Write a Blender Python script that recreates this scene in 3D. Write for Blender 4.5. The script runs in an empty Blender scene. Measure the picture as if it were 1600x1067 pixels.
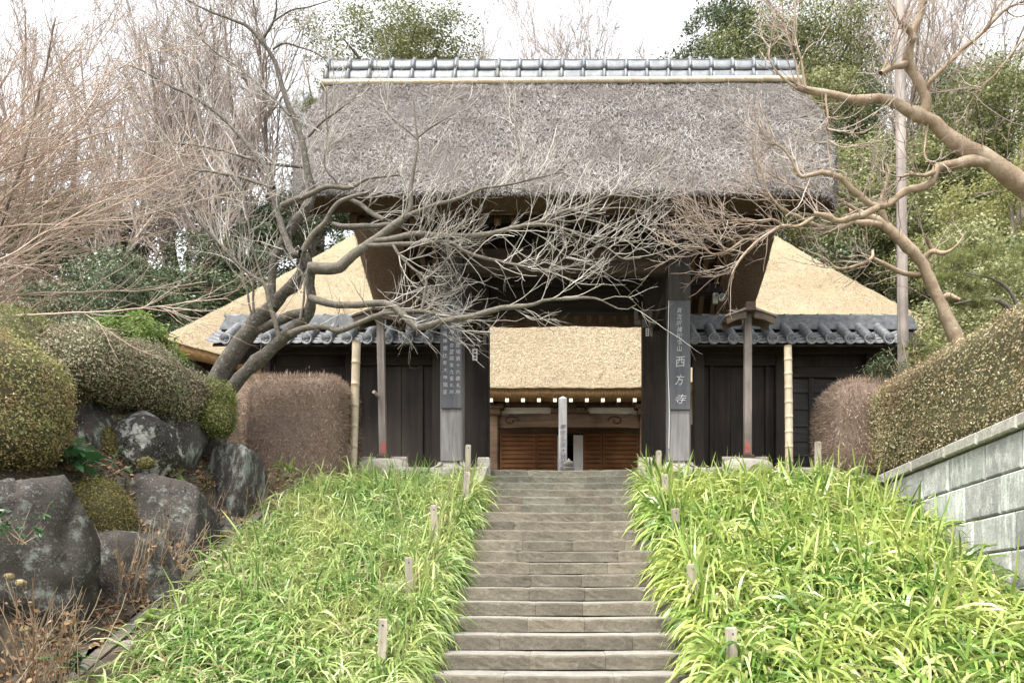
import bpy, math, random
import numpy as np
from mathutils import Vector, noise as mnoise

# ------------------------------------------------------------------ camera, sky, sun, exposure
scene = bpy.context.scene
COL = scene.collection
F = 1255.0                    # focal length in photograph pixels (1600 wide)
CX, CY = 880.0, 900.0         # principal point: eye level and the axis of the stairs
EYE = -1.89                   # eye height, landing = 0
cam_data = bpy.data.cameras.new('camera')
cam = bpy.data.objects.new('camera', cam_data)
COL.objects.link(cam)
cam.location = (0, 0, EYE)
cam.rotation_euler = (math.pi / 2, 0, 0)
cam_data.sensor_width = 36.0
cam_data.lens = 36.0 * F / 1600.0
cam_data.shift_x = -(CX - 800.0) / 1600.0
cam_data.shift_y = (CY - 533.5) / 1600.0
cam_data.clip_start = 0.1
cam_data.clip_end = 2000.0
scene.camera = cam

SUN_DIR = Vector((-0.34, -0.48, 1.0)).normalized()      # towards the sun: behind the camera, to the left
elev = math.asin(SUN_DIR.z)
world = bpy.data.worlds.new('World')
scene.world = world
world.use_nodes = True
wn = world.node_tree
for n in list(wn.nodes):
    wn.nodes.remove(n)
w_out = wn.nodes.new('ShaderNodeOutputWorld')
w_bg = wn.nodes.new('ShaderNodeBackground')
w_sky = wn.nodes.new('ShaderNodeTexSky')
w_sky.sky_type = 'NISHITA'
w_sky.sun_disc = False
w_sky.sun_elevation = elev
w_sky.sun_rotation = math.atan2(SUN_DIR.x, SUN_DIR.y)
w_sky.air_density = 1.0
w_sky.dust_density = 3.0
w_sky.ozone_density = 1.0
w_hs = wn.nodes.new('ShaderNodeHueSaturation')           # thin even cloud: the blue is washed out
w_hs.inputs['Saturation'].default_value = 0.12
w_bg.inputs['Strength'].default_value = 0.15
wn.links.new(w_sky.outputs[0], w_hs.inputs['Color'])
wn.links.new(w_hs.outputs[0], w_bg.inputs['Color'])
wn.links.new(w_bg.outputs[0], w_out.inputs['Surface'])

sun_data = bpy.data.lights.new('sun', 'SUN')
sun_data.energy = 1.5
sun_data.angle = math.radians(14.0)
sun_data.color = (1.0, 0.95, 0.87)
sun = bpy.data.objects.new('sun', sun_data)
COL.objects.link(sun)
sun.rotation_euler = SUN_DIR.to_track_quat('Z', 'Y').to_euler()
sun.location = (-20, -30, 40)

scene.view_settings.view_transform = 'Standard'
scene.view_settings.look = 'None'
scene.view_settings.gamma = 1.0
scene.view_settings.exposure = 1.92
scene.view_settings.use_curve_mapping = False

# ------------------------------------------------------------------ helpers
def P(px, py, d):
    """photograph pixel + distance -> world point"""
    return np.array([(px - CX) / F * d, d, EYE - (py - CY) / F * d])

def fbm(p, scale=1.0, octaves=3, seed=0.0):
    """cheap smooth noise for arrays (..., 3) -> about -1..1"""
    p = np.asarray(p, float) * scale + seed
    out = np.zeros(p.shape[:-1]); a = 1.0; tot = 0
    for o in range(octaves):
        x, y, z = p[..., 0], p[..., 1], p[..., 2]
        v = (np.sin(1.7 * x + 1.3 * np.sin(1.1 * y + .7 * z) + 2.1 * o) + np.sin(1.9 * y + 1.5 * np.sin(1.3 * z - .6 * x) + 4.3 * o)
             + np.sin(2.1 * z + 1.4 * np.sin(.9 * x + 1.2 * y) + 1.7 * o)) / 3.0
        out += a * v; tot += a; a *= .5; p = p * 2.03 + 11.7
    return out / tot

def norm(v):
    return v / np.maximum(np.linalg.norm(v, axis=-1, keepdims=True), 1e-9)

def place(o, parent):
    COL.objects.link(o)
    if parent is not None:
        o.parent = parent

def wloc(o):
    v = np.zeros(3)
    while o is not None:
        v += np.array(o.location); o = o.parent
    return v

def mesh_from(name, verts, faces, mat, smooth=False, mats=None, midx=None):
    """faces: (N,4) or (N,3) array, or a python list of lists"""
    me = bpy.data.meshes.new(name)
    verts = np.asarray(verts, np.float32)
    if isinstance(faces, np.ndarray):
        n, k = faces.shape
        me.vertices.add(len(verts)); me.vertices.foreach_set('co', verts.ravel())
        me.loops.add(n * k); me.loops.foreach_set('vertex_index', faces.astype(np.int32).ravel())
        me.polygons.add(n)
        me.polygons.foreach_set('loop_start', np.arange(0, n * k, k, dtype=np.int32))
        me.update(calc_edges=True)
    else:
        me.from_pydata([tuple(map(float, v)) for v in verts], [], faces)
        n = len(faces)
    if smooth:
        me.polygons.foreach_set('use_smooth', np.ones(len(me.polygons), bool))
    for m in (mats or [mat]):
        me.materials.append(m)
    if midx is not None:
        me.polygons.foreach_set('material_index', np.asarray(midx, np.int32))
    me.update()
    return me

def obj(name, verts, faces, mat, parent=None, smooth=False, mats=None, midx=None):
    """one mesh object from world-space vertices; a top-level one gets its origin at its base"""
    verts = np.asarray(verts, float)
    if parent is None:
        c = (verts.min(0) + verts.max(0)) / 2; c[2] = verts[:, 2].min()
        o = bpy.data.objects.new(name, mesh_from(name, verts - c, faces, mat, smooth, mats, midx))
        o.location = c
    else:
        o = bpy.data.objects.new(name, mesh_from(name, verts - wloc(parent), faces, mat, smooth, mats, midx))
    place(o, parent)
    return o

def tag(o, label=None, cat=None, group=None, kind=None):
    if label: o['label'] = label
    if cat: o['category'] = cat
    if group: o['group'] = group
    if kind: o['kind'] = kind
    return o

def thing(name, loc, label, cat, group=None):
    o = bpy.data.objects.new(name, None)
    o.empty_display_size = .2
    o.location = tuple(float(v) for v in loc)
    COL.objects.link(o)
    return tag(o, label, cat, group)

def inst(name, me, loc, parent, rot=(0, 0, 0), scale=(1, 1, 1)):
    """another object sharing a mesh; loc in world space"""
    o = bpy.data.objects.new(name, me)
    o.location = tuple(np.asarray(loc, float) - (wloc(parent) if parent is not None else 0))
    o.rotation_euler = rot; o.scale = scale
    place(o, parent)
    return o

def copy_tree(o, parent=None):
    c = o.copy(); COL.objects.link(c); c.parent = parent
    for ch in list(o.children):
        copy_tree(ch, c)
    return c

class MB:
    """collects boxes / prisms / tubes into ONE mesh"""
    def __init__(s): s.v = []; s.f = []
    def add(s, v, f):
        b = len(s.v); s.v += [tuple(map(float, q)) for q in v]; s.f += [[b + i for i in q] for q in f]; return s
    def box(s, x0, x1, y0, y1, z0, z1, bev=0.0):
        if bev <= 0:
            v = [(x0, y0, z0), (x1, y0, z0), (x1, y1, z0), (x0, y1, z0), (x0, y0, z1), (x1, y0, z1), (x1, y1, z1), (x0, y1, z1)]
            f = [(0, 3, 2, 1), (4, 5, 6, 7), (0, 1, 5, 4), (1, 2, 6, 5), (2, 3, 7, 6), (3, 0, 4, 7)]
            return s.add(v, f)
        b = min(bev, (x1 - x0) / 2.1, (y1 - y0) / 2.1, (z1 - z0) / 2.1)
        xs, ys, zs = (x0, x1), (y0, y1), (z0, z1); v = []; idx = {}
        for i in (0, 1):
            for j in (0, 1):
                for k in (0, 1):
                    sx, sy, sz = (1 - 2 * i) * b, (1 - 2 * j) * b, (1 - 2 * k) * b
                    for a, q in enumerate(((xs[i], ys[j] + sy, zs[k] + sz), (xs[i] + sx, ys[j], zs[k] + sz), (xs[i] + sx, ys[j] + sy, zs[k]))):
                        idx[i, j, k, a] = len(v); v.append(q)
        f = []
        for i in (0, 1):
            q = [idx[i, 0, 0, 0], idx[i, 1, 0, 0], idx[i, 1, 1, 0], idx[i, 0, 1, 0]]; f.append(q if i else q[::-1])
            q = [idx[0, i, 0, 1], idx[0, i, 1, 1], idx[1, i, 1, 1], idx[1, i, 0, 1]]; f.append(q if i else q[::-1])
            q = [idx[0, 0, i, 2], idx[1, 0, i, 2], idx[1, 1, i, 2], idx[0, 1, i, 2]]; f.append(q if i else q[::-1])
        for i in (0, 1):
            for j in (0, 1):
                q = [idx[i, j, 0, 0], idx[i, j, 1, 0], idx[i, j, 1, 1], idx[i, j, 0, 1]]; f.append(q if (i ^ j) else q[::-1])
                q = [idx[i, 0, j, 0], idx[i, 1, j, 0], idx[i, 1, j, 2], idx[i, 0, j, 2]]; f.append(q[::-1] if (i ^ j) else q)
                q = [idx[0, i, j, 1], idx[1, i, j, 1], idx[1, i, j, 2], idx[0, i, j, 2]]; f.append(q if (i ^ j) else q[::-1])
                for k in (0, 1):
                    pass
        for i in (0, 1):
            for j in (0, 1):
                for k in (0, 1):
                    q = [idx[i, j, k, 0], idx[i, j, k, 1], idx[i, j, k, 2]]; f.append(q if (i + j + k) % 2 else q[::-1])
        return s.add(v, f)
    def prism(s, poly, axis, a0, a1):
        """poly: 2D points; extruded along axis 'x','y','z' from a0 to a1"""
        n = len(poly)
        def mk(p, a): return {'x': (a, p[0], p[1]), 'y': (p[0], a, p[1]), 'z': (p[0], p[1], a)}[axis]
        v = [mk(p, a0) for p in poly] + [mk(p, a1) for p in poly]
        f = [list(range(n))[::-1], list(range(n, 2 * n))] + [[i, (i + 1) % n, n + (i + 1) % n, n + i] for i in range(n)]
        return s.add(v, f)
    def tube(s, pts, rad, sides=10, cap=True):
        v, f = tubes(np.asarray(pts, float)[None], np.asarray(rad, float)[None], sides)
        s.add(v, f.tolist())
        if cap:
            b = len(s.v) - len(v); n = len(pts)
            s.f.append([b + i for i in range(sides)][::-1]); s.f.append([b + (n - 1) * sides + i for i in range(sides)])
        return s
    def build(s, name, mat, parent=None, smooth=False):
        return obj(name, s.v, s.f, mat, parent, smooth)

def tubes(paths, radii, sides):
    """paths (N,K,3), radii (N,K) -> verts, quads"""
    N, K, _ = paths.shape
    T = norm(np.gradient(paths, axis=1)) if K > 1 else paths
    mean = norm(paths[:, -1] - paths[:, 0])
    ref = np.zeros((N, 3)); ref[np.arange(N), np.argmin(np.abs(mean), axis=1)] = 1.0
    A = norm(np.cross(T, ref[:, None, :])); B = np.cross(T, A)
    ang = np.arange(sides) * 2 * np.pi / sides
    V = paths[:, :, None, :] + radii[:, :, None, None] * (np.cos(ang)[None, None, :, None] * A[:, :, None, :] + np.sin(ang)[None, None, :, None] * B[:, :, None, :])
    V = V.reshape(-1, 3)
    n, k, s = np.meshgrid(np.arange(N), np.arange(K - 1), np.arange(sides), indexing='ij')
    s2 = (s + 1) % sides
    base = (n * K + k) * sides
    Q = np.stack([base + s, base + sides + s, base + sides + s2, base + s2], -1).reshape(-1, 4)
    return V, Q

def spline(pts, K):
    """Catmull-Rom through pts (M, D), resampled at K points"""
    p = np.asarray(pts, float); M = len(p)
    if M == 2:
        return p[0] + (p[1] - p[0]) * np.linspace(0, 1, K)[:, None]
    q = np.vstack([2 * p[0] - p[1], p, 2 * p[-1] - p[-2]])
    u = np.linspace(0, M - 1 - 1e-6, K); i = u.astype(int); t = (u - i)[:, None]
    a, b, c, d = q[i], q[i + 1], q[i + 2], q[i + 3]
    return .5 * (2 * b + (c - a) * t + (2 * a - 5 * b + 4 * c - d) * t * t + (3 * b - a - 3 * c + d) * t ** 3)

def grow(P0, D0, L, R0, K, wob, up, rng, taper=.4):
    N = len(P0); pts = np.zeros((N, K, 3)); pts[:, 0] = P0; d = norm(D0); p = P0.copy()
    for k in range(1, K):
        d = norm(d + wob * rng.normal(size=(N, 3)) + np.array([0, 0, up]))
        p = p + d * (np.asarray(L) / (K - 1))[:, None]; pts[:, k] = p
    return pts, np.asarray(R0)[:, None] * (1 - (1 - taper) * np.linspace(0, 1, K))[None]

def pick(paths, radii, n, rng, t0=.15, t1=1.0, w=None):
    """n random points on the given paths -> position, tangent, radius"""
    L = np.linalg.norm(np.diff(paths, axis=1), axis=2).sum(1)
    w = L if w is None else L * w
    i = rng.choice(len(paths), n, p=w / w.sum()); K = paths.shape[1]
    u = rng.uniform(t0, t1, n) * (K - 1) * .9999; k = u.astype(int); f = (u - k)[:, None]
    pos = paths[i, k] * (1 - f) + paths[i, k + 1] * f
    return pos, norm(paths[i, k + 1] - paths[i, k]), radii[i, k] * (1 - f[:, 0]) + radii[i, k + 1] * f[:, 0]

def fork(T, lo, hi, rng):
    """directions at lo..hi degrees from T"""
    r = rng.normal(size=T.shape); perp = norm(r - (r * T).sum(1, keepdims=True) * T)
    a = np.radians(rng.uniform(lo, hi, len(T)))[:, None]
    return np.cos(a) * T + np.sin(a) * perp

def join(parts):
    vs, fs, b = [], [], 0
    for v, f in parts:
        vs.append(v); fs.append(f + b); b += len(v)
    return np.vstack(vs), np.vstack(fs)

def leaf_quads(pos, nrm, size, rng, aspect=.55):
    """one rhombic leaf per point, lying roughly in the plane across nrm"""
    N = len(pos); r = rng.normal(size=(N, 3)); t = norm(r - (r * nrm).sum(1, keepdims=True) * nrm); b = np.cross(nrm, t)
    s = np.asarray(size).reshape(-1, 1) * np.ones((N, 1))
    V = np.stack([pos - t * s, pos + b * s * aspect - t * s * .1, pos + t * s + nrm * s * .15, pos - b * s * aspect - t * s * .1], 1).reshape(-1, 3)
    return V, np.arange(4 * N).reshape(-1, 4)

def blade_strips(P0, D0, L, W, K, droop, rng, side=None, wob=.03):
    """strap leaves: P0,D0 (N,3), L,W (N,) ; bend down by droop (N,)"""
    N = len(P0); pts = np.zeros((N, K, 3)); pts[:, 0] = P0; d = norm(D0); p = P0.copy()
    if side is None:
        side = norm(np.cross(d, np.array([0, 0, 1.0])) + 1e-4 + .35 * rng.normal(size=(N, 3)))
    for k in range(1, K):
        g = np.zeros((N, 3)); g[:, 2] = -droop * (.35 + k / K)
        d = norm(d + g + wob * rng.normal(size=(N, 3)))
        p = p + d * (L / (K - 1))[:, None]; pts[:, k] = p
    t = np.linspace(0, 1, K); prof = np.minimum(1, .55 + 1.6 * t) * np.sqrt(np.maximum(1e-4, 1 - t ** 3))
    prof[-1] = .06
    off = side[:, None, :] * (W[:, None] * prof[None])[..., None] * .5
    V = np.stack([pts - off, pts + off], 2).reshape(-1, 3)
    n, k = np.meshgrid(np.arange(N), np.arange(K - 1), indexing='ij'); b = (n * K + k) * 2
    return V, np.stack([b, b + 1, b + 3, b + 2], -1).reshape(-1, 4)

# ------------------------------------------------------------------ materials
def new_mat(name):
    m = bpy.data.materials.new(name); m.use_nodes = True
    nt = m.node_tree; nt.nodes.clear()
    out = nt.nodes.new('ShaderNodeOutputMaterial'); b = nt.nodes.new('ShaderNodeBsdfPrincipled')
    nt.links.new(b.outputs[0], out.inputs[0])
    return m, nt, b, out

def ramp(nt, src, stops, interp='LINEAR'):
    r = nt.nodes.new('ShaderNodeValToRGB'); r.color_ramp.interpolation = interp
    e = r.color_ramp.elements
    while len(e) < len(stops): e.new(.5)
    for i, (p, c) in enumerate(stops):
        e[i].position = p; e[i].color = (c[0], c[1], c[2], 1)
    nt.links.new(src, r.inputs[0]); return r.outputs[0]

def noise_tex(nt, scale, detail=4, rough=.6, stretch=(1, 1, 1), dist=0.0, kind='noise', rot=(0, 0, 0)):
    g = nt.nodes.new('ShaderNodeNewGeometry'); mp = nt.nodes.new('ShaderNodeMapping')
    mp.inputs['Scale'].default_value = stretch; mp.inputs['Rotation'].default_value = rot
    nt.links.new(g.outputs['Position'], mp.inputs['Vector'])
    if kind == 'voronoi':
        t = nt.nodes.new('ShaderNodeTexVoronoi'); t.inputs['Scale'].default_value = scale
        nt.links.new(mp.outputs[0], t.inputs['Vector']); return t.outputs['Distance']
    t = nt.nodes.new('ShaderNodeTexNoise'); t.inputs['Scale'].default_value = scale
    t.inputs['Detail'].default_value = detail; t.inputs['Roughness'].default_value = rough; t.inputs['Distortion'].default_value = dist
    nt.links.new(mp.outputs[0], t.inputs['Vector']); return t.outputs[0]

def mix(nt, a, b, fac, mode='MIX'):
    m = nt.nodes.new('ShaderNodeMix'); m.data_type = 'RGBA'; m.blend_type = mode
    for s, v in ((m.inputs['Factor'], fac), (m.inputs['A'], a), (m.inputs['B'], b)):
        if hasattr(v, 'is_output'): nt.links.new(v, s)
        elif isinstance(v, (int, float)): s.default_value = v
        else: s.default_value = (v[0], v[1], v[2], 1)
    return m.outputs['Result']

def bump(nt, b, src, strength=.5, dist=.02, prev=None):
    n = nt.nodes.new('ShaderNodeBump'); n.inputs['Strength'].default_value = strength; n.inputs['Distance'].default_value = dist
    nt.links.new(src, n.inputs['Height'])
    if prev is not None: nt.links.new(prev, n.inputs['Normal'])
    nt.links.new(n.outputs[0], b.inputs['Normal']); return n.outputs[0]

def mat_rock(name, dark, light, lichen, lo=.56, hi=.68, scale=2.2, lscale=7.0, rough=.9, bd=.03, streak=(1, 1, 1), speck=True, vary=0, sth=.66):
    m, nt, b, _ = new_mat(name)
    n1 = noise_tex(nt, scale, 6, .65); c = ramp(nt, n1, [(.3, dark), (.7, light)])
    n2 = noise_tex(nt, lscale, 8, .72, stretch=streak); c2 = ramp(nt, n2, [(lo, (0, 0, 0)), (hi, (1, 1, 1))])
    c = mix(nt, c, lichen, c2)
    if speck:
        n3 = noise_tex(nt, 46, 3, .7); n5 = noise_tex(nt, 3.3, 4, .6); sp3 = mix(nt, ramp(nt, n3, [(sth, (0, 0, 0)), (sth + .06, (.8, .8, .8))]), ramp(nt, n5, [(.42, (.08, .08, .08)), (.62, (1, 1, 1))]), 1.0, 'MULTIPLY'); c = mix(nt, c, [x * 1.25 for x in lichen], sp3)
    n4 = noise_tex(nt, 26, 8, .75); c = mix(nt, c, (.5, .5, .5), 0.0)
    c = mix(nt, c, ramp(nt, n4, [(.3, (.6, .6, .6)), (.7, (1.3, 1.3, 1.3))]), .7, 'MULTIPLY')
    if vary:
        oi = nt.nodes.new('ShaderNodeObjectInfo')
        c = mix(nt, c, ramp(nt, oi.outputs['Random'], [(0, (1 - vary, 1 - vary, 1 - vary)), (1, (1 + vary * .5, 1 + vary * .5, 1 + vary * .47))]), 1.0, 'MULTIPLY')
    nt.links.new(c, b.inputs['Base Color']); b.inputs['Roughness'].default_value = rough
    bump(nt, b, n4, .7, bd)
    return m

def mat_wood(name, dark, light, stretch, rough=.8, scale=14, bd=.006, weather=None, wscale=.9):
    m, nt, b, _ = new_mat(name)
    n1 = noise_tex(nt, scale, 6, .65, stretch=stretch, dist=.6); c = ramp(nt, n1, [(.28, dark), (.72, light)])
    n2 = noise_tex(nt, 1.3, 4, .6); c = mix(nt, c, ramp(nt, n2, [(.3, (.55, .55, .55)), (.7, (1.35, 1.35, 1.35))]), .8, 'MULTIPLY')
    if weather:
        n3 = noise_tex(nt, wscale, 5, .65, stretch=stretch); c = mix(nt, c, weather, ramp(nt, n3, [(.45, (0, 0, 0)), (.7, (1, 1, 1))]))
    nt.links.new(c, b.inputs['Base Color']); b.inputs['Roughness'].default_value = rough
    b.inputs['Specular IOR Level'].default_value = .25
    bump(nt, b, n1, .5, bd)
    return m

def mat_leaf(name, cols, trans=.35, rough=.5, spec=.3, big=None, bigscale=.6):
    """cols: list of leaf colours picked per leaf"""
    m, nt, b, out = new_mat(name)
    g = nt.nodes.new('ShaderNodeNewGeometry')
    k = len(cols); c = ramp(nt, g.outputs['Random Per Island'], [(i / max(1, k - 1), q) for i, q in enumerate(cols)])
    if big:
        n = noise_tex(nt, bigscale, 3, .6); c = mix(nt, c, big, ramp(nt, n, [(.42, (0, 0, 0)), (.66, (.85, .85, .85))]))
    nt.links.new(c, b.inputs['Base Color']); b.inputs['Roughness'].default_value = rough
    b.inputs['Specular IOR Level'].default_value = spec
    if trans > 0:
        t = nt.nodes.new('ShaderNodeBsdfTranslucent'); nt.links.new(c, t.inputs[0])
        ms = nt.nodes.new('ShaderNodeMixShader'); ms.inputs[0].default_value = trans
        nt.links.new(b.outputs[0], ms.inputs[1]); nt.links.new(t.outputs[0], ms.inputs[2]); nt.links.new(ms.outputs[0], out.inputs[0])
    return m

def mat_noise(name, stops, scale, rough=.9, detail=5, stretch=(1, 1, 1), bd=.01, bs=.5, spec=.3, bscale=None):
    m, nt, b, _ = new_mat(name)
    n = noise_tex(nt, scale, detail, .65, stretch=stretch); nt.links.new(ramp(nt, n, stops), b.inputs['Base Color'])
    b.inputs['Roughness'].default_value = rough; b.inputs['Specular IOR Level'].default_value = spec
    bump(nt, b, noise_tex(nt, bscale, detail, .7, stretch=stretch) if bscale else n, bs, bd)
    return m

M = {}
M['stair'] = mat_rock('stair_stone', (.098, .084, .061), (.168, .148, .111), (.27, .25, .205), .58, .80, 3.0, 9.0, bd=.025, vary=.22)
M['tread'] = mat_rock('worn_lit_tread', (.17, .16, .135), (.26, .247, .215), (.36, .345, .31), .55, .75, 3.0, 9.0, bd=.006)  # paler than the risers: wear, plus skylight on the tops put into the colour
M['stair_old'] = mat_rock('stair_stone_mossy', (.098, .093, .067), (.17, .162, .125), (.28, .275, .225), .55, .75, 3.0, 9.0, bd=.025, vary=.22)
M['kerb'] = mat_rock('kerb_stone', (.24, .225, .19), (.36, .34, .29), (.45, .44, .40), .55, .75, 2.5, 8.0, bd=.008)
M['concrete'] = mat_rock('old_concrete', (.07, .06, .047), (.125, .11, .09), (.16, .155, .12), .6, .8, 3, 9, bd=.008)
M['granite'] = mat_rock('granite_block', (.27, .28, .268), (.45, .455, .43), (.64, .645, .61), .48, .66, 1.6, 6.0, bd=.02, streak=(1, 1, .6), vary=.35)
M['granite_b'] = mat_rock('granite_block_streaked', (.22, .235, .22), (.41, .43, .40), (.56, .60, .55), .48, .62, 1.4, 5.0, bd=.02, streak=(1, 1, .25), vary=.35)
M['cope'] = mat_rock('coping_stone', (.24, .232, .20), (.40, .385, .335), (.52, .51, .46), .52, .70, 2.0, 8.0, bd=.016, vary=.25)
M['rock'] = mat_rock('boulder_stone', (.022, .018, .015), (.085, .072, .061), (.21, .225, .195), .55, .63, 2.8, 5.0, bd=.10, sth=.575)
M['rock_lichen'] = mat_rock('boulder_lichen', (.024, .020, .017), (.082, .070, .060), (.26, .285, .245), .50, .58, 2.4, 5.0, bd=.10, streak=(1, 1, .35), sth=.58)
M['rock_white'] = mat_rock('boulder_white', (.02, .017, .015), (.07, .062, .054), (.46, .46, .42), .52, .56, 1.2, 2.4, bd=.10, sth=.58)
M['soil'] = mat_noise('soil', [(.3, (.035, .027, .018)), (.7, (.10, .08, .058))], 9, bd=.03)
M['ground'] = mat_noise('ground', [(.3, (.05, .045, .03)), (.55, (.10, .085, .055)), (.75, (.16, .125, .08))], 1.5, bd=.05)
M['dark_wood'] = mat_wood('dark_wood_upright', (.011, .0085, .007), (.036, .027, .021), (1, 1, .07), weather=(.062, .052, .046))
M['dark_wood_x'] = mat_wood('dark_wood_beam', (.012, .009, .0075), (.040, .030, .023), (.07, 1, 1))
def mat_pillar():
    """upright timber: foot bleached grey by rain, upper part darkened to stand for eave shade"""
    m, nt, b, _ = new_mat('weathered_shaded_pillar')
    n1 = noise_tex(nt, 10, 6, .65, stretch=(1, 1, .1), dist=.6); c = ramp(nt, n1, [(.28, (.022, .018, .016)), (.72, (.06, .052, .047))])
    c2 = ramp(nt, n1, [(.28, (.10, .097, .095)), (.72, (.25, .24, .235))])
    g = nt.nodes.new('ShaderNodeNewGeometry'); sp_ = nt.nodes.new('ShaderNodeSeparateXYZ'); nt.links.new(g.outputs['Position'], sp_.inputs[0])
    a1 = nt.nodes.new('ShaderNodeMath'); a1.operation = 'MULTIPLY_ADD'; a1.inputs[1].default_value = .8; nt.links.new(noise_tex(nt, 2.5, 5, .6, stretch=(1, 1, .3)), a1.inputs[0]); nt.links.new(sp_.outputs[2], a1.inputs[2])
    mr = nt.nodes.new('ShaderNodeMapRange'); mr.inputs[1].default_value = 3.1; mr.inputs[2].default_value = 2.0; nt.links.new(a1.outputs[0], mr.inputs[0])  # height blend: weathered foot below, eave shade put into the darker colour above
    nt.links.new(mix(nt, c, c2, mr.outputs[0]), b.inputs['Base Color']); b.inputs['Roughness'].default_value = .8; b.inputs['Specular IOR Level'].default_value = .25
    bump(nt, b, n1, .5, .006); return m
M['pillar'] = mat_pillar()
M['board'] = mat_wood('sign_board', (.045, .047, .053), (.095, .097, .106), (1, 1, .08), weather=(.12, .12, .13), scale=9)
M['rafter'] = mat_wood('rafter_wood', (.075, .046, .027), (.19, .12, .07), (1, .1, .1), scale=9)
M['pole'] = mat_wood('pole_wood', (.20, .17, .15), (.36, .32, .29), (1, 1, .04), scale=12)
M['stake'] = mat_wood('stake_wood', (.20, .17, .13), (.40, .36, .29), (1, 1, .08), scale=22, bd=.003)
M['post'] = mat_wood('post_wood', (.10, .085, .075), (.22, .19, .17), (1, 1, .06), scale=16)
M['post_dark'] = mat_wood('cap_wood', (.035, .025, .02), (.10, .075, .055), (.2, 1, 1), scale=14)
M['memorial'] = mat_wood('memorial_post', (.25, .245, .25), (.46, .45, .45), (1, 1, .05), scale=14)
M['gate_beam'] = mat_wood('gate_beam', (.022, .016, .012), (.06, .044, .032), (.07, 1, 1))
M['hall_wood'] = mat_wood('hall_wood', (.045, .028, .016), (.12, .075, .042), (.1, 1, 1), scale=9)
M['shutter'] = mat_wood('shutter_wood', (.17, .075, .030), (.30, .145, .065), (.08, 1, 1), scale=10)
M['plaster'] = mat_noise('plaster', [(.3, (.62, .57, .44)), (.7, (.74, .69, .56))], 4, bd=.002)
M['white'] = mat_noise('white_paint', [(.3, (.70, .70, .70)), (.7, (.80, .80, .79))], 6, bd=.001, bs=.2)
M['ink_white'] = mat_noise('white_lettering', [(.3, (.28, .28, .285)), (.7, (.58, .58, .58))], 30, bd=.001, bs=.1)
M['ink'] = mat_noise('ink', [(.3, (.03, .03, .035)), (.7, (.10, .10, .11))], 20, bd=.001, bs=.1)
M['red'] = mat_noise('red_plate', [(.3, (.20, .05, .04)), (.7, (.29, .09, .075))], 12, rough=.5, bd=.001)
M['metal'] = mat_noise('lamp_metal', [(.3, (.45, .45, .43)), (.7, (.6, .6, .58))], 10, rough=.4, bd=.001)
M['glass'] = mat_noise('lamp_glass', [(.3, (.10, .12, .12)), (.7, (.2, .22, .22))], 10, rough=.1, bd=.0005, spec=.6)
M['tile'] = mat_noise('roof_tile', [(.25, (.06, .065, .07)), (.5, (.12, .127, .135)), (.75, (.21, .217, .223))], 9, rough=.6, bd=.006, bscale=25, spec=.4)
M['tile_light'] = mat_noise('ridge_tile', [(.25, (.075, .084, .094)), (.5, (.135, .147, .158)), (.75, (.20, .212, .222))], 5, rough=.5, bd=.005, bscale=25, spec=.5)
M['tile_dark'] = mat_noise('ridge_gap', [(.3, (.05, .055, .06)), (.7, (.1, .105, .11))], 8, rough=.7, bd=.006)

def mat_bamboo():
    m, nt, b, _ = new_mat('bamboo')
    n = noise_tex(nt, 3, 4, .6, stretch=(1, 1, .4)); c = ramp(nt, n, [(.3, (.36, .29, .19)), (.55, (.47, .40, .285)), (.8, (.54, .49, .38))])
    n2 = noise_tex(nt, 9, 5, .7); c = mix(nt, c, (.30, .20, .09), ramp(nt, n2, [(.60, (0, 0, 0)), (.75, (.8, .8, .8))]))
    nt.links.new(c, b.inputs['Base Color']); b.inputs['Roughness'].default_value = .4; return m
M['bamboo'] = mat_bamboo()

def mat_thatch(name, cols, big, scale=30, stretch=(1, 1, 1), bd=.05, bigscale=.55):
    m, nt, b, _ = new_mat(name)
    n = noise_tex(nt, scale, 6, .75, stretch=stretch, dist=.4); c = ramp(nt, n, [(.3, cols[0]), (.5, cols[1]), (.7, cols[2])])
    n2 = noise_tex(nt, bigscale, 5, .65); c = mix(nt, c, ramp(nt, n2, [(.33, big), (.6, (1.1, 1.1, 1.1))]), .8, 'MULTIPLY')
    nt.links.new(c, b.inputs['Base Color']); b.inputs['Roughness'].default_value = .95; b.inputs['Specular IOR Level'].default_value = .1
    bump(nt, b, n, .9, bd); return m
M['thatch'] = mat_thatch('old_thatch', [(.038, .034, .030), (.112, .103, .095), (.21, .197, .184)], (.68, .65, .62), scale=50)  # base colour darkened so the gaps between straws read as shade
M['thatch_cut'] = mat_thatch('thatch_cut', [(.045, .030, .018), (.105, .073, .046), (.18, .132, .086)], (.7, .65, .6), scale=38, bd=.05)
M['thatch_new'] = mat_thatch('new_thatch', [(.18, .14, .085), (.35, .288, .19), (.46, .395, .285)], (.86, .83, .80), scale=24, bd=.10, bigscale=.35)
M['thatch_edge'] = mat_thatch('new_thatch_edge', [(.12, .07, .03), (.24, .15, .07), (.34, .23, .12)], (.85, .8, .75), scale=18, stretch=(1, 1, .3), bd=.03)

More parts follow.
